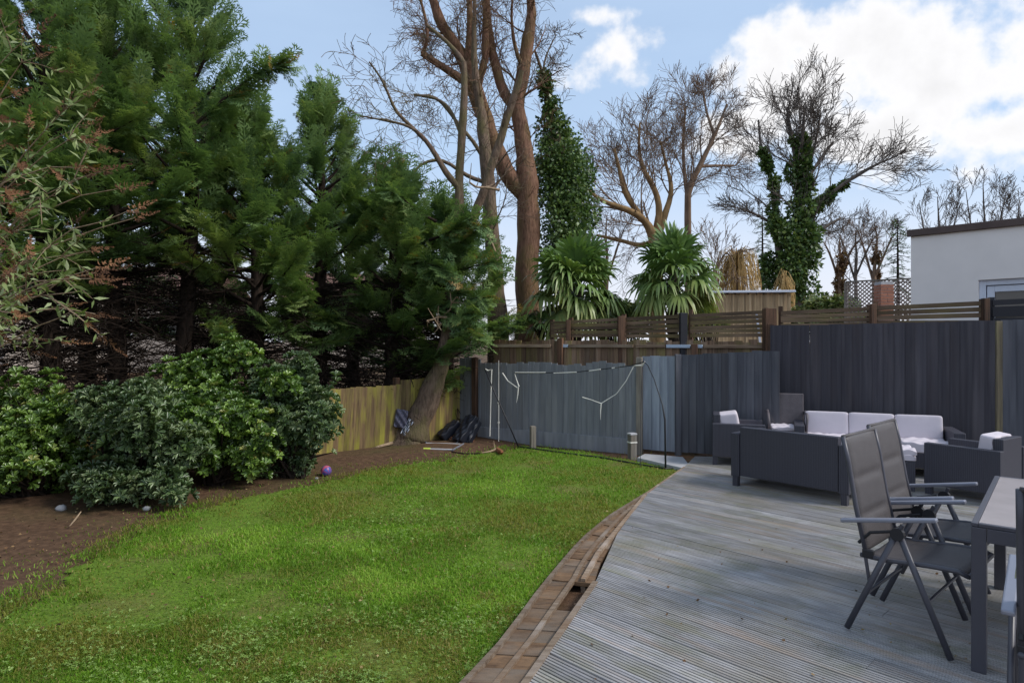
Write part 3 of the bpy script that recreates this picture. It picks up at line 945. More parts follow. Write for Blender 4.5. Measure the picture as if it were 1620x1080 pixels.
def build_fences():
    # left fence: two bays and a long run behind the shrubs (boards face the garden)
    def lf(t):
        return C0 + LF_DIR * t
    P = lf
    # runs are laid from far left to right so that the garden side is -y
    fence_run('feather_edge_fence', 'short mossy yellow-green board fence bay behind the leaning trunk in the corner', P(1.28), P(0.03), lambda t: 0.99 + 0.07 * t, M['fence_moss'], M['post_brown'],
              0.088, -0.09, 0.006, [(0.0, 1.04, 0.06)], lean=0.05)
    fence_run('feather_edge_fence', 'brown and green board fence bay between shrub and striped bag', P(3.1), P(1.3), lambda t: 0.90 + 0.03 * t, M['fence_moss'], M['post_brown'],
              0.088, -0.09, 0.006, [(0.0, 0.97, 0.06)], lean=0.06)
    fence_run('feather_edge_fence', 'shaded brown board fence running behind the big shrubs', P(9.4), P(3.12), lambda t: 0.95, M['fence_moss'], M['post_brown'],
              0.10, -0.09, 0.008, [(0.0, 1.0, 0.06), (0.33, 1.0, 0.06), (0.66, 1.0, 0.06)], lean=0.03)
    # grey painted back fence
    fence_run('grey_board_fence', 'grey painted board fence behind the broken goal, from corner to stump post', C0 + np.array([0.02, -0.02]), BF1, lambda t: 1.29 + (0.05 if t < 0.12 else 0) + 0.03 * math.sin(t * 17) * (t > 0.3) - (0.03 if 0.12 < t < 0.3 else 0),
              M['fence_grey'], M['post_brown'], 0.105, -0.04, 0.012, [(0.105, 1.36, -0.06)], gravel=0.17)
    fence_run('grey_board_fence', 'pale blue-grey narrow fence panel right of the stump post', BF1 + np.array([0.06, -0.03]), BF2, 1.42, M['fence_light'], M['post_pale'], 0.11, 0.0, 0.003,
              [(-0.08, 1.40, -0.03)])
    o = MB().box((BF2[0] + .035, BF2[1] - .03, .70), (.085, .085, 1.5)).build('fence_post', M['fence_mid'], None, .006)
    tag(o, 'grey painted post between pale and dark fence panels', 'post')
    fence_run('grey_board_fence', 'dark grey fence panel with rising top behind left armchair', BF2 + np.array([0.07, -0.03]), BF3, lambda t: 1.44 + 0.075 * t, M['fence_mid'], M['post_brown'], 0.115, 0.0, 0.003, [])
    fence_run('dark_board_fence', 'tall dark navy-grey fence panel behind the long sofa', BF4a, BF4b, lambda t: 1.865 + 0.045 * t, M['fence_dark'], M['post_brown'], 0.125, -0.03, 0.003,
              [(0.0, 1.9, 0.06)])
    fence_run('dark_board_fence', 'blue-grey fence panel at the right edge beyond the mossy post', BF4b + np.array([0.075, -0.03]), BF5, lambda t: 1.915 + 0.03 * t, M['fence_mid'], M['post_brown'], 0.125, -0.03, 0.003, [])
    o = MB().box((BF4b[0] + 0.04, BF4b[1] + 0.02, 0.9), (0.085, 0.12, 2.0)).build('fence_post', M['post_mossy'], None, 0.006)
    tag(o, 'mossy brown fence post between tall dark panels behind right armchair', 'post')
    # neighbour's brown fence behind, higher
    off = np.array([0.25, 0.42])
    A, B = np.array([-0.32, 11.35]), BF4a + np.array([0.12, 0.25])
    r = fence_run('brown_board_fence', 'old brown board fence showing above the grey one', A, B, lambda t: 1.665 - 0.02 * t, M['fence_brown'], M['post_brown'], 0.105, 0.0, 0.012,
                  [(0.28, 1.70, -0.06), (0.76, 1.60, -0.06)])
    L = np.linalg.norm(B - A)
    for a, b, mt in ((0.0, 0.24, 'rail'), (0.31, 0.55, 'rail'), (0.56, 0.66, 'rail'), (0.79, 0.99, 'rail'), (0.287, 0.308, 'blue_tape'), (0.665, 0.745, 'blue_tape'), (0.765, 0.785, 'blue_tape')):
        MB().box(((a + b) / 2 * L, -0.045, 1.565), ((b - a) * L, 0.04, 0.05)).build('ledge_rail', M[mt], r, 0.003)
    # slatted screens on top, bay by bay: (px left, px right, y top left, y top right, y bottom, colour)
    bays = [(872, 899, 508, 507, 534, 5, 'slat'), (902, 979, 506, 503, 534, 5, 'slat'), (986, 1076, 502, 497, 534, 5, 'slat'), (1092, 1212, 496, 489, 534, 6, 'slat'),
            (1235, 1376, 491, 484, 518, 4, 'slat'), (1386, 1556, 484, 475, 515, 4, 'slat'), (1570, 1640, 474, 471, 512, 4, 'slat_black')]
    names = ['short slatted screen bay at the far left above brown fence', 'slatted screen bay below the left palm', 'slatted screen bay between the two palms', 'slatted screen bay left of the tall dark panel, with pale gaps',
             'weathered slatted screen bay below the ivy tree', 'slatted screen bay in front of the white house wall', 'black slatted screen bay at the right edge']

    def depth(px):
        # the screen stands just behind the fences
        if px < 1217:
            a, b = np.array([-0.32, 11.5]), BF4a + np.array([0.12, 0.36])
        else:
            a, b = BF4a + np.array([0.05, 0.2]), BF5 + np.array([0.1, 0.35])
        k = (px - 810) / FPX
        t = (a[0] - k * a[1]) / (k * (b[1] - a[1]) - (b[0] - a[0]))
        return (a + (b - a) * t)[1]
    for (x0, x1, y0, y1, yb, ns, mt), lab in zip(bays, names):
        p0, p1 = PX(x0, y0, depth(x0)), PX(x1, y1, depth(x1))
        zb0 = PX(x0, yb, depth(x0))[2]
        root = thing('slatted_screen', lab, 'fence screen', (p0[0], p0[1], 0), math.atan2(p1[1] - p0[1], p1[0] - p0[0]), 'slatted screens along the back fence')
        L = np.linalg.norm((p1 - p0)[:2])
        for i in range(ns):
            f = (i + 0.5) / ns
            za = zb0 + (p0[2] - zb0) * f
            zc = zb0 + (p1[2] - zb0) * f
            hgt = (p0[2] - zb0) / ns * 0.88
            mb = MB().bar((0, RNG.normal(0, 0.004), za + RNG.normal(0, 0.004)), (L, RNG.normal(0, 0.004), zc + RNG.normal(0, 0.006)), 0.018, hgt)
            mb.build('slat', M[mt], root)
        for q in (0.0, L):
            MB().box((q, 0.05, (p1[2] + 0.01) / 2), (0.06, 0.07, p1[2] + 0.03)).build('upright', M['slat_black' if mt == 'slat_black' else 'post_brown'], root)
    # free-standing posts between bays
    for px, yt, yb, wpx, mt, lab in ((899, 507, 556, 7, 'post_brown', 'thin brown post left of the left palm trunk'), (983, 501, 546, 11, 'post_brown', 'dark timber post below the gap between the palms'),
                                     (1081, 496, 547, 11, 'slat_black', 'black post below the right palm'), (1217, 489, 520, 17, 'post_brown', 'thick reddish brown post at the corner of the tall panel'),
                                     (1381, 482, 512, 8, 'post_brown', 'dark post in the middle of the slatted screens'), (1559, 473, 512, 9, 'post_brown', 'red-brown post in front of the house window')):
        Z = depth(px) - 0.09
        p = PX(px, yt, Z)
        wv = wpx / FPX * Z
        o = MB().box((0, 0, (p[2] + 0.0) / 2 + 0.0), (wv, wv * 0.9, p[2] + 0.02)).build('fence_post', M[mt], None, 0.006)
        o.location = (p[0], p[1], 0)
        tag(o, lab, 'post')


build_fences()


# ------------------------------------------------------------------ trees
def frond_template():
    """flat cypress spray one unit long along +x"""
    V, F, T = [], [], []

    def blade(p, a, L, w, z, t):
        b = len(V)
        c, s = cos(a), sin(a)
        V.extend([(p[0], p[1], z), (p[0] + c * L * .45 - s * w, p[1] + s * L * .45 + c * w, z - .02 * L), (p[0] + c * L, p[1] + s * L, z - .10 * L), (p[0] + c * L * .45 + s * w, p[1] + s * L * .45 - c * w, z - .02 * L)])
        F.append((b, b + 1, b + 2, b + 3))
        T.extend([t - .05, t, t + .12, t])
    r = random.Random(3)
    for i in range(4):
        blade((i * .24, 0), r.uniform(-.08, .08), .32, .022, 0, .02 * i)
    for i in range(7):
        x = .06 + i * .13
        for sgn in (-1, 1):
            a = sgn * r.uniform(.6, .95)
            Ls = (.40 * (1 - .55 * abs(x - .35)) * r.uniform(.75, 1.1)) * (1.0 if x < .75 else .75)
            blade((x, 0), a, Ls, .026, r.uniform(-.02, .02), .04 * i)
            for q in (.5,):
                bx, by = x + cos(a) * Ls * q, sin(a) * Ls * q
                for s2 in (-1, 1):
                    blade((bx, by), a + s2 * r.uniform(.45, .7), Ls * r.uniform(.4, .55), .020, r.uniform(-.03, .02), .04 * i + .05)
    return np.array(V), np.array(F), np.array(T)


FR_V, FR_F, FR_T = frond_template()


def conifer_meshes(seed, H, hb, R, nbr, per, spiky=1):
    """returns trunk mesh, crown mesh, dead twig mesh; origin at the foot"""
    r = np.random.default_rng(seed)
    tb, dead = TB(), TB()
    zz = np.linspace(-0.1, H * 0.97, 12)
    wob = np.cumsum(r.normal(0, 0.025, (12, 2)), 0)
    tp = np.stack([wob[:, 0], wob[:, 1], zz], -1)
    tb.add(tp, 0.15 * (1 - zz / (H * 1.04)) ** 0.8 + 0.012, 8)

    def trunk_at(z):
        return np.array([np.interp(z, zz, tp[:, 0]), np.interp(z, zz, tp[:, 1]), z])
    P, D, S, T = [], [], [], []
    # second leaders make the ragged top
    for k in range(nbr):
        u = (k + r.random()) / nbr
        z = hb + (H - hb) * u ** 0.95
        rel = (z - hb) / (H - hb)
        az = k * 2.399 + r.normal(0, 0.4)
        L = R * (1 - rel ** 1.5) * r.uniform(0.45, 1.35) + 0.3
        if rel < 0.2:
            if r.random() < .45:
                continue
            L *= r.uniform(0.5, 1.0)
        el = 0.05 + 0.95 * rel ** 1.2 + r.normal(0, 0.16)
        d = np.array([cos(az) * cos(el), sin(az) * cos(el), sin(el)])
        n = 7
        bt = r.normal(0, .15)
        pts = [trunk_at(z)]
        dd = d.copy()
        for i in range(n):
            dd = dd + np.array([0, 0, 0.05 + 0.05 * rel]) + r.normal(0, 0.05, 3)
            dd /= np.linalg.norm(dd)
            pts.append(pts[-1] + dd * L / n)
        pts = np.array(pts)
        tb.add(pts, np.linspace(0.028 + 0.008 * L, 0.006, n + 1), 4)
        m = int(per * (0.4 + L / (R + 0.35)))
        ts = 0.42 + 0.58 * r.random(m) ** 0.8
        for t in ts:
            i = min(int(t * n), n - 1)
            p = pts[i] + (pts[i + 1] - pts[i]) * (t * n - i)
            bd = pts[i + 1] - pts[i]
            bd /= np.linalg.norm(bd)
            side = np.cross(bd, [0, 0, 1.0])
            side /= np.linalg.norm(side) + 1e-6
            sg = r.choice([-1, 1])
            a = r.uniform(0.1, 1.15) * (1.1 - 0.6 * t)
            v = bd * cos(a) + side * sin(a) * sg + np.array([0, 0, r.normal(0.10, 0.30)])
            P.append(p + r.normal(0, 0.03, 3))
            D.append(v + np.array([0, 0, -0.12 * t]))
            S.append(r.uniform(0.22, 0.46) * (0.8 + 0.35 * (1 - rel)))
            T.append(r.normal(0.36, 0.12) + 0.22 * t + bt)
        P.append(pts[-1]); D.append(dd + np.array([0, 0, 0.15])); S.append(0.55); T.append(0.45)
    # leader plumes
    for k in range(int(26 * spiky)):
        z = H * r.uniform(0.72, 1.0)
        p = trunk_at(min(z, H * .965)) + np.array([r.normal(0, .10), r.normal(0, .10), 0]) * (1.3 - z / H) * 3
        a = r.uniform(0, 6.28)
        P.append(p); D.append(np.array([cos(a) * .35, sin(a) * .35, 1.0])); S.append(r.uniform(.35, .6)); T.append(r.normal(.3, .1))
    # bare dead twigs below the green
    for k in range(240):
        z = r.uniform(0.35, max(hb, 2.0) + 0.8)
        a = r.uniform(0, 6.28)
        L = r.uniform(0.4, 1.3)
        d = np.array([cos(a), sin(a), r.uniform(-.15, .3)])
        pts = [trunk_at(z)]
        for i in range(4):
            d = d + r.normal(0, .13, 3)
            pts.append(pts[-1] + d / np.linalg.norm(d) * L / 4)
        dead.add(pts, np.linspace(.014, .004, 5), 3)
        for q in range(5):
            i = r.integers(1, 4)
            dq = d + r.normal(0, .6, 3)
            e = pts[i] + dq / np.linalg.norm(dq) * r.uniform(.15, .5)
            dead.add([pts[i], (pts[i] + e) / 2 + r.normal(0, .02, 3), e], [.006, .005, .003], 3)
    P, D, S, T = np.array(P), np.array(D), np.array(S), np.array(T)
    Rm = basis(D, r.normal(0, .55, len(P)))
    V, F, TT = stamp(FR_V, FR_F, Rm, P, S, np.clip(T, 0, .78), FR_T * .7)
    brown = np.repeat(r.random(len(P)) < .012, len(FR_V))
    TT = np.where(brown, 1.0, np.minimum(TT, .97))
    # a handful of browned sprays keep their own tint through the ramp end
    return tb.mesh('trunk'), np_mesh('foliage', V, F, False, TT), dead.mesh('dead_twigs')


def build_conifers():
    base = C0 + LF_OUT * 1.25
    k = lambda px: (px - 810) / FPX

    def row(px, extra=0.0):
        b = base + LF_OUT * extra
        t = (b[0] - k(px) * b[1]) / (k(px) * LF_DIR[1] - LF_DIR[0])
        return b + LF_DIR * t
    protos = [conifer_meshes(11, 7.6, 2.55, 1.7, 66, 36), conifer_meshes(23, 6.2, 1.8, 1.35, 66, 32, 1.7), conifer_meshes(37, 4.6, 0.8, 1.3, 60, 32, 0.9)]
    PH = [7.6, 6.2, 4.6]
    # (px, photo y of the top, prototype, extra offset from fence, turn, label)
    spec = [(-170, -120, 0, 0.0, 0.5, 'tall conifer at the far left edge, behind the arching bush'),
            (-40, -70, 0, 0.5, 2.1, 'tall conifer behind the dead brown flower heads at left'),
            (85, -90, 0, 0.2, 3.9, 'tall dark conifer rising out of the frame near the left corner'),
            (185, -60, 0, 0.6, 5.2, 'tall conifer with pale tips above the left shrubs'),
            (290, -95, 0, 0.3, 1.2, 'tallest conifer with a long branch reaching right into the sky'),
            (400, 140, 1, 0.2, 0.4, 'mid-height conifer between the tallest and the spiky-topped one'),
            (515, 105, 1, 0.3, 4.4, 'spiky-topped conifer behind the right-hand shrub'),
            (618, 235, 2, -0.35, 2.7, 'lower bushy conifer left of the leaning tree', 1.15),
            (708, 285, 2, -0.7, 5.6, 'small conifer in the fence corner with boughs around the leaning trunk', 1.2),
            (345, 130, 1, 2.2, 3.0, 'conifer in second row glimpsed between the two tallest ones'),
            (130, 30, 1, 2.6, 1.0, 'conifer in second row behind the left shrubs'),
            (560, 240, 2, 2.6, 0.9, 'conifer in second row behind the spiky-topped one')]
    for px, yt, pi_, ex, rz, lab, *wd in spec:
        wide = wd[0] if wd else 1.0
        p = row(px, ex)
        Htop = CAM_H - (yt - 540) / FPX * p[1]
        s = (Htop + 0.09) / (PH[pi_] + 0.75)
        root = thing('conifer_tree', lab, 'conifer', (p[0], p[1], -0.09), rz, 'conifers in a row behind the left fence')
        tm, cm, dm = protos[pi_]
        sw = (0.5 * s + 0.5) * wide
        for nm, me, mt, kd in (('trunk', tm, M['bark_dark'], None), ('crown', cm, M['conifer'], 'stuff'), ('dead_twigs', dm, M['bark_dark'], 'stuff')):
            o = mobj(nm, me, mt, root, kd)
            o.scale = (sw, sw, s)
    def bough(key, seed, spec, Z, dz, n, size=(.24, .42)):
        """a single long limb with its sprays, added to the conifer whose label holds key"""
        root = [o for o in bpy.data.objects if o.name.startswith('conifer_tree') and key in o.get('label', '')][0]
        r = np.random.default_rng(seed)
        loc = np.array(root.location)
        m = len(spec)
        pts = [PX(x, y, Z + dz * i / (m - 1)) for i, (x, y) in enumerate(spec)]
        rot = Matrix.Rotation(-root.rotation_euler[2], 3, 'Z')
        lp = np.array([rot @ Vector(p - loc) for p in pts])
        tb = TB()
        tb.add(lp, np.linspace(.03, .006, m), 5)
        mobj('bough', tb.mesh('bough'), M['bark_dark'], root)
        P, D, S, T = [], [], [], []
        for i in range(n):
            t = (.12 + .88 * r.random()) * (m - 1.05)
            j = int(t)
            p = lp[j] + (lp[j + 1] - lp[j]) * (t - j)
            bd = lp[j + 1] - lp[j]
            bd /= np.linalg.norm(bd)
            P.append(p); D.append(bd * r.uniform(.5, 1) + r.normal(0, .42, 3) + np.array([0, 0, -.08])); S.append(r.uniform(*size)); T.append(r.normal(.4, .17) + (.5 if r.random() < .04 else 0))
        V, F, TT = stamp(FR_V, FR_F, basis(np.array(D), r.normal(0, .6, n)), np.array(P), np.array(S), np.array(T), FR_T)
        mobj('bough_foliage', np_mesh('bough_foliage', V, F, False, TT), M['conifer'], root, 'stuff')
    bough('tallest conifer with', 5, [(300, 205), (345, 165), (390, 128), (425, 105), (447, 100)], 9.0, -.2, 110)
    ck = 'small conifer in the fence corner'
    for k, sp in enumerate(([(700, 400), (720, 390), (745, 372), (768, 352)], [(690, 430), (720, 428), (755, 420), (790, 412)], [(690, 450), (720, 462), (750, 472), (775, 470)],
                            [(680, 380), (700, 372), (722, 362), (740, 340)], [(670, 470), (700, 486), (725, 498), (745, 496)], [(690, 350), (660, 335), (635, 312), (610, 300)],
                            [(700, 500), (730, 520), (748, 528), (760, 535)], [(640, 420), (665, 415), (690, 420), (712, 432)])):
        bough(ck, 20 + k, sp, 10.75, -.75, 60)


build_conifers()


def grow(tb, r, p, d, L, rad, lvl, mx, o):
    """recursive bare branch"""
    n = max(3, min(8, int(L / o['seg'])))
    pts, rr = [np.array(p)], [rad]
    d = np.array(d, float)
    d /= np.linalg.norm(d) + 1e-9
    for i in range(n):
        d = d + r.normal(0, o['wander'], 3) + np.array([0, 0, o['up'] * (0.4 + 0.6 * lvl / mx)])
        d /= np.linalg.norm(d)
        pts.append(pts[-1] + d * L / n)
        rr.append(max(rad * (1 - 0.72 * (i + 1) / n), o['rmin']))
    tb.add(pts, rr, 6 if rad > 0.06 else (4 if rad > 0.02 else 3))
    if lvl < mx:
        spawn(tb, r, np.array(pts), np.array(rr), L, lvl, mx, o)


def spawn(tb, r, pts, rr, L, lvl, mx, o, t0=0.2, count=None):
    n = len(pts) - 1
    m = count if count is not None else max(2, int(o['kids'] * r.uniform(0.7, 1.3)))
    for k in range(m):
        t = t0 + (1 - t0) * (k + r.random()) / m
        i = min(int(t * n), n - 1)
        f = t * n - i
        p = pts[i] + (pts[i + 1] - pts[i]) * f
        q = rr[i] + (rr[i + 1] - rr[i]) * f
        bd = pts[i + 1] - pts[i]
        bd = bd / (np.linalg.norm(bd) + 1e-9)
        perp = r.normal(0, 1, 3)
        perp -= perp @ bd * bd
        perp /= np.linalg.norm(perp) + 1e-9
        a = r.uniform(*o['angle'])
        cl = L * r.uniform(*o['ratio']) * (1.1 - 0.45 * t)
        grow(tb, r, p, bd * cos(a) + perp * sin(a), max(cl, o['lmin']), max(q * r.uniform(*(o['first'] if lvl == 1 else (.45, .68))), o['rmin']), lvl + 1, mx, o)


LIMB_K = 1.0


def px_limb(spec, Z, dz=0.0, k=1.0):
    """[(x, y, width px), ...] at depth Z -> points and radii; dz moves the depth along the limb"""
    n = len(spec)
    pts, rad = [], []
    for i, (x, y, w) in enumerate(spec):
        z = Z + dz * i / max(1, n - 1)
        pts.append(PX(x, y, z))
        rad.append(w * (LIMB_K if w < 32 else 1.0) / 2 / FPX * z)
    pts, rad = np.array(pts), np.array(rad)
    # smooth
    t = np.arange(n)
    tt = np.linspace(0, n - 1, (n - 1) * 3 + 1)
    out = np.stack([np.interp(tt, t, pts[:, i]) for i in range(3)], -1)
    for _ in range(2):
        out[1:-1] = (out[:-2] + 2 * out[1:-1] + out[2:]) / 4
    return out, np.interp(tt, t, rad)


def bare_tree(name, label, limbs, base, mat, seed, opts, group=None, mx=4, cat='tree', twig_mat=None):
    """limbs: (points, radii, child count, start level)"""
    r = np.random.default_rng(seed)
    root = thing(name, label, cat, base, 0, group)
    b = np.array(base, float)
    for k, (pts, rad, cnt, lvl) in enumerate(limbs):
        tb = TB()
        jit = pts.copy()
        jit[1:-1] += r.normal(0, 0.07 * rad[1:-1, None], (len(pts) - 2, 3)) * np.array([1, 1, .4])
        tb.add(jit - b, rad * (1 + r.normal(0, .04, len(rad))), 10)
        mobj('trunk' if k == 0 else 'limb', tb.mesh('limb'), mat, root)
    tw = TB()
    for pts, rad, cnt, lvl in limbs:
        if cnt:
            L = np.linalg.norm(np.diff(pts, axis=0), axis=1).sum()
            spawn(tw, r, pts - b, rad * .8, min(L, opts['lmax']), lvl, mx, opts, 0.25, cnt)
    mobj('crown', tw.mesh('crown'), twig_mat or mat, root, 'stuff')
    return root


def leaf_quads(r, P, D, size, tint):
    """simple pointed leaves"""
    TV = np.array([(0, 0, 0), (.45, .34, .06), (1, 0, -.08), (.45, -.34, .06)])
    TF = np.array([(0, 1, 2, 3)])
    return stamp(TV, TF, basis(D, r.uniform(0, 6.28, len(P))), P, size, tint)


def ivy_on(root, base, pts, rad, n, size, seed, spread, mat=None, name='ivy'):
    r = np.random.default_rng(seed)
    m = len(pts) - 1
    nb = max(14, n // 170)
    t = r.random(nb) * m
    i = np.minimum(t.astype(int), m - 1)
    f = (t - i)[:, None]
    q = rad[i] + (rad[np.minimum(i + 1, m)] - rad[i]) * (t - i)
    a = r.uniform(0, 6.28, nb)
    c = pts[i] * (1 - f) + pts[i + 1] * f + np.stack([np.cos(a), np.sin(a), 0 * a], -1) * (q * r.uniform(.05, 1.0, nb))[:, None]
    br = q * r.uniform(.25, .6, nb) + .05
    k = r.choice(nb, n, p=br ** 1.5 / (br ** 1.5).sum())
    d = r.normal(0, 1, (n, 3))
    d /= np.linalg.norm(d, axis=1, keepdims=True)
    P = c[k] + d * (br[k] * (.5 + .6 * r.random(n)))[:, None] * np.array([1, 1, 1.5]) - np.array(base)
    D = d + np.array([0, 0, -0.35]) + r.normal(0, .55, (n, 3))
    V, F, T = leaf_quads(r, P, D, size * r.uniform(.6, 1.35, n), np.clip(r.normal(.45, .25, n) + .25 * (r.random(nb)[k] - .5), 0, 1))
    return mobj(name, np_mesh(name, V, F, False, T), mat or M['ivy'], root, 'stuff')


def build_bare_trees():
    global LIMB_K
    LIMB_K = 0.86
    near = dict(seg=.22, wander=.15, up=.03, kids=5, angle=(.45, 1.15), ratio=(.42, .72), rmin=.0042, lmin=.16, lmax=2.0, first=(.12, .3))
    # leaning tree in the garden
    Z = 10.65
    b = G(646, 700, -0.08)
    b[1] = Z; b[0] = (646 - 810) / FPX * Z
    trunk = px_limb([(638, 714, 78), (648, 692, 54), (662, 662, 42), (681, 622, 35), (698, 580, 29), (706, 545, 25), (713, 500, 22), (720, 450, 20), (725, 400, 18), (727, 340, 17), (726, 290, 16), (731, 210, 15), (735, 150, 13), (734, 98, 9)], Z)
    lim2 = px_limb([(722, 440, 15), (742, 360, 16), (762, 314, 16), (786, 237, 15), (802, 186, 14), (818, 140, 13), (826, 112, 8)], Z, -.3)
    lim3 = px_limb([(728, 300, 12), (706, 275, 11), (681, 230, 9), (658, 207, 7), (626, 178, 6), (614, 148, 5), (602, 122, 4), (584, 98, 3)], Z, -.5)
    lim4 = px_limb([(660, 208, 5), (641, 197, 5), (605, 190, 4), (573, 184, 2.5)], Z - .35)
    lim5 = px_limb([(734, 100, 9), (722, 82, 8), (700, 60, 7), (676, 41, 6)], Z, .2)
    lim6 = px_limb([(728, 210, 7), (712, 170, 6), (690, 155, 5), (655, 150, 4)], Z, .4)
    root = bare_tree('leaning_tree', 'leaning bare tree rooted inside the garden beside the striped bag', [(*trunk, 0, 0), (*lim2, 6, 1), (*lim3, 8, 1), (*lim4, 3, 2), (*lim5, 3, 1), (*lim6, 5, 1)], b, M['bark'], 3, near)
    # pale broken twigs low on the trunk
    r = np.random.default_rng(8)
    tb = TB()
    for (x0, y0, x1, y1, w) in ((716, 500, 673, 506, 5), (690, 503, 700, 520, 3), (700, 505, 720, 470, 3), (752, 345, 785, 395, 6), (746, 340, 752, 350, 5), (790, 300, 742, 290, 5)):
        p0, p1 = PX(x0, y0, Z - .25), PX(x1, y1, Z - .55)
        pts = [p0 + (p1 - p0) * t + r.normal(0, .02, 3) for t in np.linspace(0, 1, 5)]
        tb.add(np.array(pts) - b, np.linspace(w, w * .5, 5) / 2 / FPX * Z, 5)
        for k in range(4):
            i = r.integers(1, 5)
            e = pts[i] + r.normal(0, .12, 3)
            tb.add(np.array([pts[i], (pts[i] + e) / 2, e]) - b, [.012, .009, .005], 3)
    tb.V[0]
    mobj('broken_twigs', tb.mesh('broken_twigs'), M['twig_pale'], root, 'stuff')
    # big twin-limbed tree behind the brown fence
    Z = 14.0
    b = PX(836, 660, Z); b[2] = -.08
    t0 = px_limb([(838, 665, 60), (836, 515, 44), (835, 430, 37), (836, 350, 35), (836, 296, 34), (830, 222, 30), (816, 169, 27), (827, 118, 24), (836, 59, 22), (842, 24, 18), (838, -30, 14), (845, -110, 9)], Z)
    l1 = px_limb([(830, 310, 30), (806, 284, 30), (786, 238, 31), (768, 192, 30), (747, 130, 30), (729, 83, 24), (706, 53, 20), (688, 15, 18), (675, -40, 13), (668, -110, 8)], Z, -.4)
    l2 = px_limb([(818, 172, 20), (798, 154, 19), (780, 89, 17), (774, 59, 15), (768, 0, 13), (772, -70, 8)], Z, .6)
    l3 = px_limb([(738, 132, 16), (715, 115, 14), (690, 100, 12), (667, 84, 12)], Z - .3, -.4)
    l4 = px_limb([(740, 112, 14), (741, 68, 12), (744, 20, 11), (742, -60, 7)], Z - .3)
    l5 = px_limb([(752, 135, 15), (768, 105, 14), (768, 60, 14), (770, 0, 12), (765, -80, 7)], Z, .5)
    l6 = px_limb([(668, 86, 8), (678, 60, 6), (672, 20, 5), (655, -30, 4)], Z - .7, -.3)
    l7 = px_limb([(828, 110, 9), (815, 80, 7), (808, 30, 5), (812, -20, 3)], Z, -.6)
    bo = dict(near, kids=7.6, lmax=2.4, rmin=.0042, seg=.25)
    bare_tree('large_bare_tree', 'large bare reddish-brown tree with forked trunk left of the ivy pole', [(*t0, 16, 1), (*l1, 18, 1), (*l2, 10, 1), (*l3, 11, 1), (*l4, 6, 1), (*l5, 7, 1), (*l6, 8, 1), (*l7, 6, 1)], b, M['bark_red'], 5, bo)
    # slimmer trunk behind
    Z = 13.2
    b = PX(790, 660, Z); b[2] = -.08
    t0 = px_limb([(790, 670, 44), (788, 525, 34), (783, 430, 30), (777, 347, 27), (771, 270, 24), (764, 205, 21), (757, 150, 16), (748, 90, 11), (752, 20, 7), (748, -50, 4)], Z)
    l1 = px_limb([(768, 255, 8), (750, 225, 7), (720, 190, 6), (690, 150, 5), (655, 152, 4)], Z, -.4)
    l2 = px_limb([(772, 290, 8), (740, 280, 7), (700, 250, 6), (665, 258, 5), (640, 290, 4)], Z, -.3)
    bare_tree('slim_bare_tree', 'slim dark bare trunk standing between leaning tree and large forked tree', [(*t0, 14, 1), (*l1, 9, 1), (*l2, 9, 1)], b, M['bark'], 6, dict(bo, kids=6))
    # ivy pole
    Z = 14.6
    b = PX(893, 650, Z); b[2] = -.08
    t0 = px_limb([(893, 660, 22), (892, 450, 18), (888, 350, 15), (882, 270, 13), (875, 200, 11), (866, 150, 9), (856, 108, 6), (846, 80, 4)], Z)
    l1 = px_limb([(868, 155, 5), (858, 120, 4), (862, 90, 3), (880, 55, 2)], Z)
    LIMB_K = 1.0
    root = bare_tree('ivy_clad_tree', 'slender tree smothered in dark ivy behind the left palm', [(*t0, 9, 1), (*l1, 8, 1)], b, M['bark'], 9, dict(near, kids=5, lmax=1.3, rmin=.005))
    iv = px_limb([(895, 420, 80), (893, 370, 92), (890, 320, 88), (886, 270, 74), (882, 235, 56), (875, 195, 34), (868, 155, 22), (858, 110, 10)], Z)
    ivy_on(root, b, *iv, 20000, .085, 4, 1)
    # old twisted tree with golden limbs
    LIMB_K = 0.72
    Z = 28.0
    far = dict(seg=.5, wander=.18, up=.05, kids=7.8, angle=(.35, 1.0), ratio=(.45, .75), rmin=.0085, lmin=.3, lmax=4.0, first=(.22, .45))
    b = PX(1040, 600, Z); b[2] = -.08
    L = [([(1040, 606, 34), (1040, 480, 28), (1038, 376, 26), (1019, 347, 17), (1001, 335, 14), (974, 326, 11), (944, 314, 8), (924, 293, 5)], 10),
         ([(1034, 372, 16), (1020, 350, 14), (1001, 326, 13), (986, 299, 11), (980, 270, 8), (972, 235, 5), (968, 195, 3)], 12),
         ([(1038, 372, 18), (1045, 323, 14), (1030, 287, 12), (1016, 267, 10), (1010, 235, 7), (1012, 195, 4), (1016, 165, 3)], 13),
         ([(1042, 370, 17), (1060, 317, 12), (1063, 293, 10), (1054, 262, 7), (1045, 225, 5), (1048, 185, 3)], 12),
         ([(1040, 380, 16), (1013, 390, 11), (989, 382, 9), (944, 372, 6), (925, 360, 3)], 6)]
    bare_tree('twisted_bare_tree', 'wide twisted bare tree with golden-brown limbs behind the palms', [(*px_limb(s[:-1] if i else s, Z, -1.5 + i * .8), c, 1) for i, (s, c) in enumerate(L)], b, M['bark_gold'], 12, far, twig_mat=M['bark_far'])
    b = PX(1092, 590, 31); b[2] = -.08
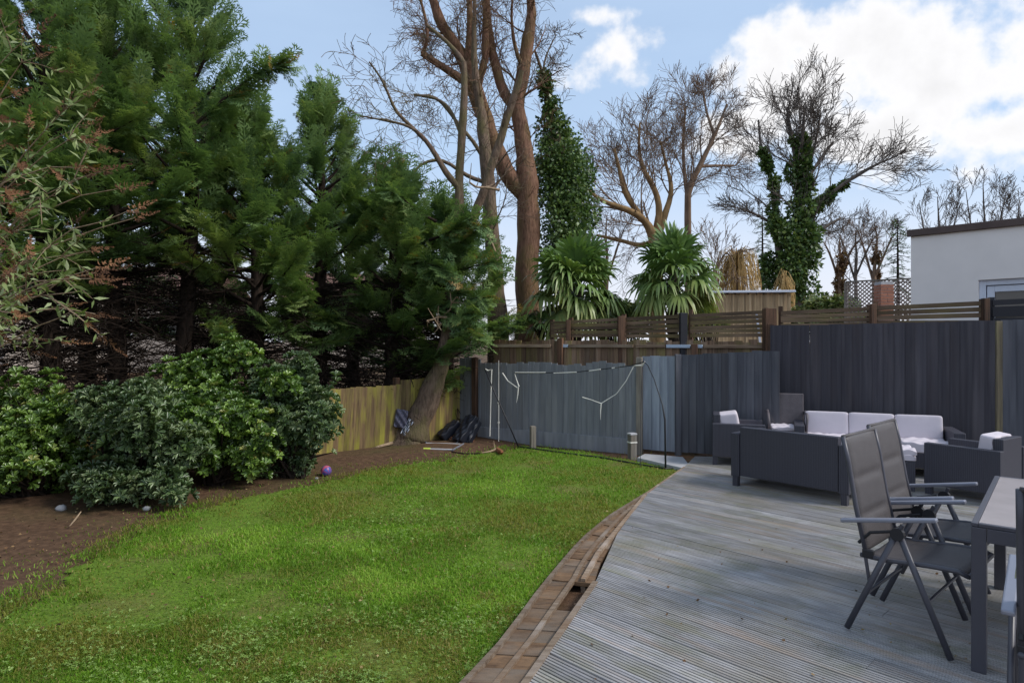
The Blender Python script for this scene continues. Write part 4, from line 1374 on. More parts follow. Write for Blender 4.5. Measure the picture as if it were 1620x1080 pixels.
    L = [([(1092, 596, 20), (1090, 394, 16), (1087, 317, 15), (1092, 292, 14), (1108, 261, 12), (1125, 225, 9), (1137, 200, 7), (1150, 165, 4), (1160, 130, 3)], 16),
         ([(1088, 320, 9), (1082, 270, 8), (1080, 220, 6), (1085, 170, 4), (1092, 140, 3)], 15),
         ([(1130, 215, 6), (1118, 180, 5), (1112, 145, 4), (1120, 112, 2)], 12),
         ([(1106, 264, 7), (1130, 262, 6), (1160, 262, 4), (1195, 258, 2.5)], 8)]
    bare_tree('tall_bare_tree', 'tall bare tree with wind-swept crown left of the ivy-covered one', [(*px_limb(s[:-1], 31, i * .7), c, 1) for i, (s, c) in enumerate(L)], b, M['bark_far'], 14, dict(far, up=.08, angle=(.3, .85)))
    # ivy covered tree
    Z = 27.0
    b = PX(1255, 600, Z); b[2] = -.08
    L = [([(1262, 606, 36), (1264, 452, 26), (1266, 380, 24), (1266, 311, 20), (1259, 241, 12), (1249, 206, 8), (1245, 170, 5), (1240, 130, 3)], 14),
         ([(1246, 470, 20), (1234, 420, 18), (1227, 311, 14), (1213, 258, 9), (1203, 234, 6), (1200, 190, 4), (1206, 140, 2.5)], 12),
         ([(1266, 330, 14), (1272, 269, 10), (1268, 216, 7), (1274, 170, 4), (1268, 135, 2.5)], 13),
         ([(1270, 345, 12), (1308, 311, 10), (1340, 287, 8), (1375, 265, 6), (1421, 246, 3)], 14),
         ([(1268, 300, 9), (1295, 255, 7), (1318, 225, 5), (1342, 190, 3)], 13),
         ([(1272, 385, 9), (1300, 362, 7), (1330, 345, 5), (1360, 335, 3)], 8),
         ([(1232, 360, 8), (1200, 340, 6), (1170, 330, 4), (1140, 300, 2.5)], 9),
         ([(1275, 280, 7), (1290, 230, 6), (1298, 180, 4), (1305, 150, 2.5)], 12)]
    lim = [(*px_limb(s if i == 3 else s[:-1], Z, [0, .5, -.8, -1.2, .9, .6, -.6, -.4][i]), c, 1) for i, (s, c) in enumerate(L)]
    root = bare_tree('ivy_covered_tree', 'broad bare tree with ivy-covered trunks and branch reaching right', lim, b, M['bark_grey'], 17, dict(far, up=.07, angle=(.3, .85), kids=7))
    LIMB_K = 0.74
    for k, (sp, n) in enumerate((([(1266, 480, 56), (1266, 420, 60), (1268, 360, 54), (1266, 311, 36), (1260, 245, 20), (1250, 208, 10)], 7000), ([(1236, 450, 46), (1232, 380, 42), (1227, 311, 28), (1215, 260, 16), (1204, 236, 8)], 4000),
                                 ([(1272, 300, 34), (1272, 250, 24), (1270, 215, 14)], 2200), ([(1276, 340, 26), (1308, 311, 18), (1338, 289, 10)], 1600))):
        ivy_on(root, b, *px_limb(sp, Z - .3), n, .17, 40 + k, 1)
    # small far trees: procedural, each its own
    fo = dict(seg=.4, wander=.15, up=.07, kids=5.2, angle=(.3, .8), ratio=(.45, .7), rmin=.0085, lmin=.25, lmax=2.7, first=(.3, .55))
    k = 0
    for (x, yt, Z, w, mt, lab, n) in ((1330, 335, 34, 9, 'bark_far', 'thin bare tree right beside the ivy-covered tree', 9), (1356, 322, 36, 8, 'bark_grey', 'thin bare tree above the lattice fence, left of the dark conifer', 9),
                                      (1386, 318, 38, 9, 'bark_far', 'thin bare tree leaning beside the dark far conifer', 9), (1484, 275, 30, 8, 'bark_grey', 'bare tree above the left half of the white house roof', 9),
                                      (1558, 255, 30, 8, 'bark_grey', 'bare tree above the house window', 10), (1612, 280, 30, 7, 'bark_grey', 'bare tree above the roof at the right edge', 8),
                                      (1130, 375, 24, 6, 'bark_far', 'crooked small dark tree right of the right palm', 6), (960, 300, 33, 8, 'bark_far', 'thin bare tree behind the twisted golden one', 9)):
        k += 1
        b = PX(x, 595, Z); b[2] = -.08
        yb = 540 + 1.72 / Z * 1000
        yt += 28
        xs = [x + random.uniform(-4, 4) for _ in range(5)]
        t0 = px_limb([(x, yb + 2, w * 1.5), (xs[0], 480, w), (xs[1], 430, w * .85), (xs[2], (430 + yt) / 2 + 15, w * .6), (xs[3], (430 + 2 * yt) / 3, w * .4), (xs[4], yt + 8, w * .18)], Z)
        l2 = px_limb([(xs[0], 450, w * .6), (x - 14, 410, w * .5), (x - 24, (410 + yt) / 2, w * .35), (x - 30, yt + 18, w * .15)], Z, 1)
        l3 = px_limb([(xs[1], 440, w * .6), (x + 14, 400, w * .5), (x + 26, (400 + yt) / 2, w * .35), (x + 34, yt + 22, w * .15)], Z, -1)
        root = bare_tree('far_bare_tree', lab, [(*t0, n, 1), (*l2, n - 1, 1), (*l3, n - 1, 1)], b, M[mt], 60 + k, fo, 'thin bare trees in the distance')
        if k in (1, 3):
            ivy_on(root, b, *px_limb([(x, 475, 20), (x, 430, 18), (x, 390, 10)], Z), 1500, .16, 70 + k, 1, M['fallen'], 'clinging_leaves')


build_bare_trees()


def far_conifer(name, lab, px, yt, yb_w, Z, seed, mat, droop=0.25):
    r = np.random.default_rng(seed)
    b = PX(px, 600, Z); b[2] = -.08
    H = PX(px, yt, Z)[2] + .08
    root = thing(name, lab, 'conifer', b)
    tb = TB()
    tb.add([(0, 0, 0), (0.02, 0, H * .5), (0, 0, H)], [.16, .09, .02], 6)
    P, D, S, T = [], [], [], []
    for k in range(70):
        u = (k + r.random()) / 70
        z = H * (.25 + .75 * u)
        L = (1 - u) * yb_w * r.uniform(.6, 1.1) + .15
        a = k * 2.4 + r.normal(0, .3)
        e = np.array([cos(a) * L, sin(a) * L, -droop * L])
        p0 = np.array([0, 0, z])
        tb.add([p0, p0 + e * .5 + np.array([0, 0, .06 * L]), p0 + e], [.035, .02, .01], 3)
        for q in range(int(3 + L * 4)):
            t = r.uniform(.25, 1)
            P.append(p0 + e * t); D.append(e / L + r.normal(0, .5, 3)); S.append(r.uniform(.3, .65)); T.append(r.normal(.15, .1))
    mobj('trunk', tb.mesh('trunk'), M['bark_dark'], root)
    V, F, TT = stamp(FR_V[:60], FR_F[:15], basis(np.array(D), r.normal(0, .5, len(P))), np.array(P), np.array(S), np.array(T), FR_T[:60])
    mobj('crown', np_mesh('crown', V, F, False, TT), mat, root, 'stuff')


far_conifer('far_conifer', 'dark narrow conifer just left of the white house', 1420, 345, 1.3, 33, 3, M['conifer'])
far_conifer('far_conifer', 'sparse layered cedar left of the ivy-covered tree', 1206, 330, 1.5, 34, 4, M['conifer'], 0.12)


# ------------------------------------------------------------------ palms
def build_palms():
    r = np.random.default_rng(21)

    def fan(V, F, T, p, d, rad, droop, tint, nseg=22):
        """fan leaf at the end of its stalk"""
        d = d / np.linalg.norm(d)
        side = np.cross(d, [0, 0, 1.0]); side /= np.linalg.norm(side) + 1e-6
        ro = r.normal(0, .4); side = side * cos(ro) + np.cross(d, side) * sin(ro)
        nrm = np.cross(side, d)
        for k in range(nseg):
            a = -2.1 + 4.2 * k / (nseg - 1) + r.normal(0, .04)
            e = d * cos(a) + side * sin(a)
            L = rad * (.72 + .28 * cos(a * .8)) * r.uniform(.74, 1.1)
            e = e + nrm * r.normal(0, .09)
            w = .030 * rad / .55
            wd = np.cross(e, nrm) * w
            p1 = p + e * L * .5 + nrm * .03
            p2 = p + e * L * .78 + nrm * .01 - np.array([0, 0, droop * L * .22])
            p3 = p + e * L * .96 - np.array([0, 0, droop * L * .62])
            b = len(V)
            V.extend([p - wd * .35, p + wd * .35, p1 + wd, p1 - wd, p2 + wd * .75, p2 - wd * .75, p3 + wd * .15, p3 - wd * .15])
            F.extend([(b, b + 1, b + 2, b + 3), (b + 3, b + 2, b + 4, b + 5), (b + 5, b + 4, b + 6, b + 7)])
            t = tint + r.normal(0, .06)
            T.extend([t - .05] * 2 + [t] * 2 + [t + .08] * 2 + [t + .2] * 2)

    def palm(px, py, Z, scale, lab, nl=34):
        base = PX(px, 600, Z); base[2] = -.08
        top = PX(px, py, Z)[2] + .08
        root = thing('fan_palm', lab, 'palm', base, 0, 'fan palms behind the slatted screens')
        tb = TB()
        zz = np.linspace(0, top, 14)
        tb.add(np.stack([.03 * np.sin(zz * 2), 0 * zz, zz], -1), .11 * scale + .025 * np.sin(np.arange(14) * 2.3), 10)
        for k in range(150):           # shaggy fibre stubs
            z = top * r.uniform(.35, 1)
            a = r.uniform(0, 6.28)
            tb.add([(cos(a) * .09, sin(a) * .09, z), (cos(a) * .17, sin(a) * .17, z + .08)], [.014, .006], 3)
        mobj('trunk', tb.mesh('trunk'), M['bark_dark'], root)
        st = TB()
        for k in range(nl):
            u = k / nl
            az = k * 2.4 + r.normal(0, .25)
            el = 1.45 - 1.95 * u + r.normal(0, .22)
            d = np.array([cos(az) * cos(el), sin(az) * cos(el), sin(el)])
            L = scale * r.uniform(.42, .62)
            p0 = np.array([0, 0, top - .05 - .25 * u * scale])
            p1 = p0 + d * L
            st.add([p0, (p0 + p1) / 2 + np.array([0, 0, .03]), p1], [.013, .010, .008], 4)
            V, F, T = [], [], []
            fan(V, F, T, p1, d + np.array([0, 0, .12 - .5 * u]), scale * r.uniform(.46, .62), .10 + .95 * u, .28 + .5 * u ** 1.5 + r.normal(0, .06))
            mobj('leaf', np_mesh('leaf', np.array(V), np.array(F), False, np.array(T)), M['palm'], root)
        mobj('stalks', st.mesh('stalks'), M['palm'], root)
    palm(912, 450, 12.6, 1.12, 'full fan palm left, in front of the ivy pole', 52)
    palm(1066, 432, 12.2, 1.0, 'more open fan palm right, with drooping yellowed lower fans', 44)
    palm(858, 512, 12.3, .42, 'small young fan palm at the foot of the large bare trunk', 12)


build_palms()


# ------------------------------------------------------------------ shrubs
def rosette(nl, L, w, up=.45):
    V, F = [], []
    for k in range(nl):
        a = 2 * pi * k / nl + .3 * (k % 2)
        e = up + .35 * (k % 3) / 2
        c, s = cos(a) * cos(e), sin(a) * cos(e)
        sx, sy = -sin(a) * w, cos(a) * w
        z = sin(e)
        b = len(V)
        m = .55 * L
        V += [(0, 0, 0), (c * m + sx, s * m + sy, z * m + .02), (c * L, s * L, z * L - .12 * L), (c * m - sx, s * m - sy, z * m + .02), (c * m, s * m, z * m - .012)]
        F += [(b, b + 4, b + 1), (b + 1, b + 4, b + 2), (b, b + 3, b + 4), (b + 4, b + 3, b + 2)]
    return np.array(V), np.array(F)


def build_shrubs():
    def shrub(name, lab, px, Z, lobes, n, mat, seed, L, w, nl=7, group=None):
        """lobes: (px x, px y, Z offset, radius x, radius z) clumps of the crown"""
        r = np.random.default_rng(seed)
        b = np.array([(px - 810) / FPX * Z, Z, -.08])
        root = thing(name, lab, 'shrub', b, 0, group)
        TV, TF = rosette(nl, L, w)
        P, D = [], []
        tb = TB()
        wts = np.array([l[3] * l[4] for l in lobes]); wts = wts / wts.sum()
        lobes2 = []
        for (x, y, dz, rx, rz) in lobes:      # break each clump into uneven smaller ones
            for q in range(4):
                lobes2.append((x - 8 + r.normal(0, .36) * rx / Z * FPX, y + 16 + r.normal(0, .42) * rz / Z * FPX, dz + r.normal(0, .4) * rx, rx * r.uniform(.45, .85), rz * r.uniform(.45, .85)))
        lobes = lobes2
        wts = np.array([l[3] * l[4] for l in lobes]); wts = wts / wts.sum()
        for (x, y, dz, rx, rz), wt_ in zip(lobes, wts):
            c = PX(x, y, Z + dz) - b
            m = int(n * wt_)
            v = r.normal(0, 1, (m, 3)); v /= np.linalg.norm(v, axis=1, keepdims=True)
            rr = (r.random(m) ** .33) * (.5 + .95 * vnoise(v[:, 0] * 4.3 + 7, v[:, 2] * 4.3 + v[:, 1] * 3, seed)) * np.where(r.random(m) < .08, 1.25, 1.0)
            pos = c + v * rr[:, None] * np.array([rx, rx * .85, rz])
            P.append(pos)
            D.append(v * .8 + np.array([0, -.12, .75]) + r.normal(0, .3, (m, 3)))
            for k in range(4):
                e = pos[r.integers(0, m)]
                mid = np.array([e[0] * .4, e[1] * .4, max(.1, e[2] * .55)]) + r.normal(0, .05, 3)
                tb.add([(r.normal(0, .06), r.normal(0, .06), 0), mid, e], [.022, .014, .005], 4)
        P, D = np.concatenate(P), np.concatenate(D)
        ok = P[:, 2] > .05
        P, D = P[ok], D[ok]
        R = basis(D, r.uniform(0, 6.28, len(P)))[:, :, [1, 2, 0]]
        V, F, T = stamp(TV, TF, R, P, r.uniform(.7, 1.25, len(P)), np.clip(r.normal(.45, .27, len(P)), 0, 1))
        mobj('stems', tb.mesh('stems'), M['bark_dark'], root)
        mobj('foliage', np_mesh('foliage', V, F, False, T), mat, root, 'stuff')
    shrub('evergreen_shrub', 'bright green leafy shrub at the far left, lowest of the row', 50, 6.9,
          [(30, 660, 0, .55, .42), (75, 620, .2, .42, .35), (10, 720, -.2, .5, .35), (-70, 680, 0, .7, .5), (95, 700, .1, .4, .4)], 2400, M['shrub_green'], 1, .075, .0145)
    shrub('evergreen_shrub', 'grey-green shrub with narrow leaves hanging low over the bare soil', 215, 6.9,
          [(150, 640, .2, .45, .38), (215, 620, .1, .42, .34), (180, 700, -.1, .5, .40), (250, 690, 0, .45, .42), (165, 755, -.35, .38, .25), (240, 760, -.4, .34, .24)], 2500, M['shrub_grey'], 2, .085, .0105, 9)
    shrub('evergreen_shrub', 'tall glossy green shrub in the middle of the row', 345, 7.6,
          [(300, 608, .2, .42, .32), (370, 598, .2, .46, .32), (335, 640, 0, .62, .5), (410, 640, .1, .5, .5), (300, 690, -.2, .45, .35), (385, 700, -.1, .5, .36), (430, 612, .2, .34, .28)], 4200, M['shrub_green'], 3, .075, .015)
    shrub('evergreen_shrub', 'silvery grey-green shrub at the right end, touching the mossy fence', 470, 8.0,
          [(445, 600, 0, .40, .32), (488, 606, .1, .32, .32), (460, 655, -.1, .48, .46), (495, 650, .1, .24, .38), (435, 705, -.1, .42, .32), (475, 715, 0, .26, .28)], 2900, M['shrub_grey'], 4, .08, .011, 9)
    # shrubs between and beside the palms, in the neighbour's garden
    def far_shrub(lab, x, y, Z, rx, rz, n, mat, seed, L=.12):
        shrub('garden_shrub', lab, x, Z, [(x, y, 0, rx, rz), (x - 20, y + 18, .2, rx * .8, rz * .7), (x + 22, y + 14, .1, rx * .8, rz * .7)], n, mat, seed, L, L * .22, 6, 'shrubs behind the slatted screens')
    far_shrub('yellow-green shrub between the two fan palms', 992, 478, 13.2, .55, .5, 700, M['garden_shrub'], 31)
    far_shrub('green shrub at the foot of the ivy-covered tree', 1310, 470, 20, .9, .7, 900, M['garden_shrub'], 32, .16)
    far_shrub('dark green shrub low behind the screen left of the lattice', 1345, 480, 22, .7, .5, 500, M['ivy'], 33, .16)
    far_shrub('low dark shrub between right palm and reed shed', 1120, 478, 16, .4, .4, 400, M['garden_shrub'], 34, .12)
    # golden weeping growth
    def weeping(lab, x, yt, Z, wpx, n, seed, hgt):
        r = np.random.default_rng(seed)
        b = PX(x, 600, Z); b[2] = -.08
        root = thing('weeping_willow', lab, 'willow', b, 0, 'golden weeping willows in the distance')
        top = PX(x, yt, Z)[2] + .08
        tb = TB(); tb.add([(0, 0, 0), (.1, 0, top * .6), (0, 0, top * .95)], [.14, .1, .05], 6)
        mobj('trunk', tb.mesh('trunk'), M['bark_far'], root)
        tw = TB()
        W = wpx / FPX * Z
        for k in range(n):
            a = r.uniform(0, 6.28); R0 = W * r.random() ** .6
            p = np.array([0, 0, top * r.uniform(.75, .95)])
            q = np.array([cos(a) * R0, sin(a) * R0, top * r.uniform(.8, 1.0)])
            e = q + np.array([cos(a) * .15, sin(a) * .15, -hgt * r.uniform(.4, 1)])
            tw.add([p, (p + q) / 2 + np.array([0, 0, .3]), q, (q + e) / 2 + np.array([cos(a) * .1, sin(a) * .1, 0]), e], [.02, .015, .012, .011, .009], 3)
        mobj('crown', tw.mesh('crown'), M['twig_gold'], root, 'stuff')
    weeping('golden weeping willow in front of the reed shed', 1165, 395, 25, 32, 260, 1, 2.6)
    weeping('small golden weeping tuft against the ivy-covered trunk', 1240, 432, 22, 10, 90, 2, 1.3)


build_shrubs()


def build_butterfly_bush():
    r = np.random.default_rng(77)
    b = np.array([-5.35, 5.5, -.08])
    root = thing('butterfly_bush', 'arching bush with dead brown flower heads reaching in from the left edge', 'bush', b)
    tb, LP, LD, PP, PD, PS = TB(), [], [], [], [], []

    def leaves(pts, n0, n1):
        for i in range(n0, n1):
            p = pts[i]
            d = pts[min(i + 1, len(pts) - 1)] - pts[i - 1]
            d /= np.linalg.norm(d) + 1e-6
            s = np.cross(d, r.normal(0, 1, 3)); s /= np.linalg.norm(s) + 1e-6
            for sg in (-1, 1):
                LP.append(p + r.normal(0, .01, 3)); LD.append(s * sg + d * .6 + np.array([0, 0, -.15]))
    ends = []
    for k in range(30):
        ends.append((r.uniform(-60, 200) - 40 * r.random(), r.uniform(190, 500), r.uniform(4.6, 5.9)))
    ends += [(205, 335, 5.0), (215, 345, 5.2), (135, 280, 5.0), (140, 155, 5.2), (150, 490, 5.1), (120, 200, 5.3), (60, 90, 5.4), (30, 30, 5.6), (45, 60, 5.2), (20, 150, 5.2), (90, 440, 4.9), (185, 300, 5.2)]
    for (x, y, Z) in ends:
        e = PX(x, y, Z) - b
        a = np.array([r.normal(0, .12), r.normal(0, .12), r.uniform(.1, .6)])
        mid = np.array([e[0] * r.uniform(.15, .4), e[1] * .4, e[2] * r.uniform(.75, 1.0) + r.uniform(0, .3)])
        t = np.linspace(0, 1, 12)[:, None]
        pts = (1 - t) ** 2 * a + 2 * t * (1 - t) * mid + t ** 2 * e + r.normal(0, .012, (12, 3))
        tb.add(pts, np.linspace(.014, .0035, 12), 4)
        leaves(pts, 6, 11)
        for j in range(r.integers(3, 6)):
            i = r.integers(5, 11)
            d = (pts[i] - pts[i - 1]); d /= np.linalg.norm(d)
            d2 = d + r.normal(0, .55, 3)
            d2 /= np.linalg.norm(d2)
            L = r.uniform(.15, .45)
            sp = np.array([pts[i] + d2 * L * q + np.array([0, 0, -.06 * q * q]) for q in np.linspace(0, 1, 5)])
            tb.add(sp, np.linspace(.005, .0025, 5), 3)
            leaves(sp, 1, 5)
            if r.random() < .55:
                PP.append(sp[-1]); PD.append(d2 + np.array([0, 0, -.2])); PS.append(r.uniform(.14, .26))
        if r.random() < .8:
            PP.append(pts[-1]); PD.append(pts[-1] - pts[-2]); PS.append(r.uniform(.17, .32))
    mobj('stems', tb.mesh('stems'), M['twig_pale'], root)
    LP, LD = np.array(LP), np.array(LD)
    TV = np.array([(0, 0, 0), (.4, .13, .03), (1, 0, -.12), (.4, -.13, .03)])
    V, F, T = stamp(TV, np.array([(0, 1, 2, 3)]), basis(LD, r.uniform(0, 6.28, len(LP))), LP, r.uniform(.06, .13, len(LP)), r.uniform(0, 1, len(LP)))
    mobj('foliage', np_mesh('foliage', V, F, False, T), M['buddleia'], root, 'stuff')
    # dead panicles: tapering spikes of tiny seed capsules
    n = 70
    t = r.random(n)
    a = r.uniform(0, 6.28, n)
    rad = .11 * (1 - t * .85)
    C = np.stack([t, np.cos(a) * rad, np.sin(a) * rad], -1)
    TVs, TFs = [], []
    for c in C:
        q = len(TVs)
        e = np.array([.05, c[1] * .9, c[2] * .9])
        w = np.cross(e, [1, 0, 0]); w = w / (np.linalg.norm(w) + 1e-6) * .022
        TVs += [c * [1, .2, .2], c + w, c + e, c - w]
        TFs.append((q, q + 1, q + 2, q + 3))
    PP, PD, PS = np.array(PP), np.array(PD), np.array(PS)
    for i in range(len(PP)):
        pass
    V, F, T = stamp(np.array(TVs), np.array(TFs), basis(PD, r.uniform(0, 6.28, len(PP))), PP, PS, r.uniform(0, 1, len(PP)))
    mobj('flower_heads', np_mesh('flower_heads', V, F, False, T), M['panicle'], root, 'stuff')


build_butterfly_bush()


# ------------------------------------------------------------------ buildings behind
def build_buildings():
    # white rendered house on the right
    u = np.array([.70, -.714]); v = np.array([.714, .70])
    c = PX(1441, 369, 11.0)
    root = thing('white_house', 'white rendered flat-roofed house behind the right-hand screens', 'house', (c[0], c[1], -.08), math.atan2(u[1], u[0]))
    H = c[2] + .06
    x0, x1, zt = 0.96, 2.4, 2.72       # window opening along the wall
    mb = MB()
    for (a, b, lo, hi) in ((0, x0, 0, H), (x1, 4.2, 0, H), (x0, x1, zt, H), (x0, x1, 0, .9)):
        mb.box(((a + b) / 2, .15, (lo + hi) / 2), (b - a, .3, hi - lo))
    mb.box((.15, 2.3, H / 2), (.3, 4.0, H)).box((4.05, 2.3, H / 2), (.3, 4.0, H)).box((2.1, 4.35, H / 2), (4.2, .1, H))
    mb.build('wall', M['render_white'], root)
    rf = MB().box((2.1, 2.2, H + .05), (4.3, 4.5, .05)).build('roof', M['roof_edge'], root)
    MB().box((2.1, -.03, H + .015), (4.3, .05, .12)).build('fascia', M['roof_edge'], root, .01)
    w = MB()
    for (a, b, lo, hi) in ((x0, x0 + .09, .9, zt), (x1 - .09, x1, .9, zt), (x0 + .09, x1 - .09, zt - .09, zt), (x0 + .09, x1 - .09, .9, .99)):
        w.box(((a + b) / 2, .1, (lo + hi) / 2), (b - a, .1, hi - lo))
    wo = w.build('window', M['frame_white'], root, .006)
    s = MB()
    for (a, b, lo, hi) in ((x0 + .1, x0 + .20, 1.0, zt - .1), (x1 - .20, x1 - .1, 1.0, zt - .1), (x0 + .2, x1 - .2, zt - .2, zt - .1), (x0 + .2, x1 - .2, 1.0, 1.1)):
        s.box(((a + b) / 2, .11, (lo + hi) / 2), (b - a, .07, hi - lo))
    s.build('sash', M['frame_white'], wo, .006)
    MB().box(((x0 + x1) / 2, .125, (1.1 + zt - .2) / 2), (x1 - x0 - .38, .012, zt - 1.28)).build('pane', M['glass'], wo)
    MB().box(((x0 + x1) / 2, .6, 1.6), (x1 - x0 + .4, .02, 2.6)).build('blind', M['bag'], root)
    # reed-clad shed
    c = PX(1128, 464, 20)
    root = thing('reed_shed', 'low shed clad in straw-coloured reed with white roof edge', 'shed', (c[0], c[1], -.08), -.12)
    H = c[2] + .08
    W = 2.35
    n = 47
    me = MB().box((0, 0, H / 2), (W / n * .92, .03, H)).mesh('reed_strip')
    for i in range(n):
        o = mobj('reed_strip', me, M['reed'], root)
        o.location = ((i + .5) * W / n, RNG.normal(0, .008), RNG.normal(0, .02) - .02)
    MB().box((W / 2, 1.0, H / 2 - .02), (W - .02, 1.9, H - .04)).build('wall', M['reed'], root)
    MB().box((W / 2, .92, H + .035), (W + .2, 2.2, .07)).build('roof', M['frame_white'], root, .01)
    MB().bar((W * .56, -.03, H * .8), (W * .62, -.03, H * .45), .02, .07).build('pale_strip', M['frame_white'], root)
    # lattice fence with brick pier
    c0, c1 = PX(1338, 447, 17.5), PX(1452, 440, 16.5)
    L = np.linalg.norm((c1 - c0)[:2])
    root = thing('lattice_fence', 'diamond lattice fence between shrub and white house', 'fence', (c0[0], c0[1], 0), math.atan2((c1 - c0)[1], (c1 - c0)[0]))
    zt, zb = c0[2], .3
    Hh = zt - zb
    for sgn in (-1, 1):
        k = 0
        s = -Hh
        while s < L:
            a, b = s, s + Hh
            za, zc = (zb, zt) if sgn > 0 else (zt, zb)
            # clip to the panel
            if a < 0:
                za += (zc - za) * (-a) / Hh; a = 0
            if b > L:
                zc += (za - zc) * (b - L) / (b - a); b = L
            if b - a > .05:
                MB().bar((a, sgn * .012, za), (b, sgn * .012, zc), .018, .03).build('lath', M['trellis'], root)
            s += .105
    for x in (0, L * .5, L):
        MB().box((x, .05, zt / 2 - .04), (.09, .08, zt + .1)).build('post', M['post_pale'], root)
    MB().box((L / 2, 0, zt + .02), (L, .06, .04)).build('top_rail', M['post_pale'], root)
    p = PX(1398, 446, 16.0)
    root = thing('brick_pier', 'red brick pier in front of the lattice fence', 'pier', (p[0], p[1], -.08))
    Hh = p[2] + .08
    MB().box((0, 0, Hh / 2), (.30, .30, Hh)).build('mortar_core', M['concrete'], root)
    me = MB().box((0, 0, 0), (.155, .325, .062)).mesh('brick')
    for j in range(int(Hh / .075)):
        for sx in (-.083, .083):
            o = mobj('brick', me, M['brick'], root)
            o.location = (sx, 0, .04 + j * .075)
            o.rotation_euler = (0, 0, (j % 2) * pi / 2)
            if j % 2:
                o.location = (0, sx, .04 + j * .075)
    # pale houses glimpsed through the conifers
    for k, (px, Z, W, D, H, lab) in enumerate(((20, 34, 9, 7, 4.6, 'pale house glimpsed between conifer trunks at far left'), (250, 38, 8, 7, 4.2, 'pale house glimpsed behind conifers above the middle shrub'), (560, 44, 9, 7, 4.4, 'pale house glimpsed through twigs behind the corner conifers'))):
        x = (px - 810) / FPX * Z
        root = thing('rendered_house', lab, 'house', (x, Z, -.08), .3 * (k - 1))
        MB().box((0, 0, H / 2), (W, D, H)).build('wall', M['render_beige'], root)
        rf = MB().add([(-W / 2 - .3, -D / 2 - .3, H), (W / 2 + .3, -D / 2 - .3, H), (W / 2 + .3, D / 2 + .3, H), (-W / 2 - .3, D / 2 + .3, H), (-W / 2 - .3, 0, H + 2.0), (W / 2 + .3, 0, H + 2.0)],
                      [(0, 1, 5, 4), (2, 3, 4, 5), (1, 2, 5), (3, 0, 4), (3, 2, 1, 0)]).build('roof', M['roof_tile'], root)
        for i in range(3):
            xx = -W / 2 + W * (i + .5) / 3
            f = MB().box((xx, -D / 2 - .02, H * .62), (1.1, .06, 1.2)).build('window', M['frame_white'], root)
            MB().box((xx, -D / 2 - .06, H * .62), (.95, .03, 1.05)).build('pane', M['glass'], f)


build_buildings()


# ------------------------------------------------------------------ garden furniture
def rattan_seat(name, label, cat, loc, rot, W, D, seats, H=.67, arm=.55, aw=.10, group=None, back_c=True, seat_c=True, seat_z=.30, back_h=None, bd=.09, cb=.13):
    """local: x across, +y is the way it faces, origin at the back left foot"""
    root = thing(name, label, cat, loc, rot, group)
    # arms reach from front to back, the back panel stands between them
    for x in (aw / 2, W - aw / 2):
        MB().box((x, D / 2, (.11 + arm) / 2), (aw, D, arm - .11)).build('arm', M['rattan'], root, .008)
        for y in (.035, D - .035):
            MB().box((x + (.0 if x > W / 2 else 0), y, .058), (.06, .06, .118)).build('leg', M['rattan'], root)
    MB().box((W / 2, bd / 2 + .012, (.12 + H) / 2), (W - 2 * aw - .012, bd, H - .12)).build('back', M['rattan'], root, .008)
    MB().box((W / 2, D / 2 + bd / 2, (.11 + seat_z) / 2), (W - 2 * aw - .012, D - bd - .03, seat_z - .11)).build('seat_base', M['rattan'], root, .006)
    cw = (W - 2 * aw - .02) / seats
    for i in range(seats):
        x = aw + .01 + cw * (i + .5)
        if seat_c:
            o = mobj('seat_cushion', cushion_mesh('seat_cushion', cw - .008, D - bd - .04, .13, i, puff=.10), M['cushion'], root)
            o.location = (x, D / 2 + bd / 2 + .005, seat_z + .002)
        if back_c:
            h = back_h or .36
            o = mobj('back_cushion', cushion_mesh('back_cushion', cw - .01, h, cb, i + 5), M['cushion'], root)
            o.location = (x + RNG.normal(0, .004), bd + .03 + cb * .9, seat_z + .125 + h / 2)
            o.rotation_euler = (radians(98 + RNG.normal(0, 1.2)), RNG.normal(0, .012), 0)
    return root


def rot_for(fwd):
    """turn so that local +y looks along fwd"""
    return math.atan2(fwd[1], fwd[0]) - pi / 2


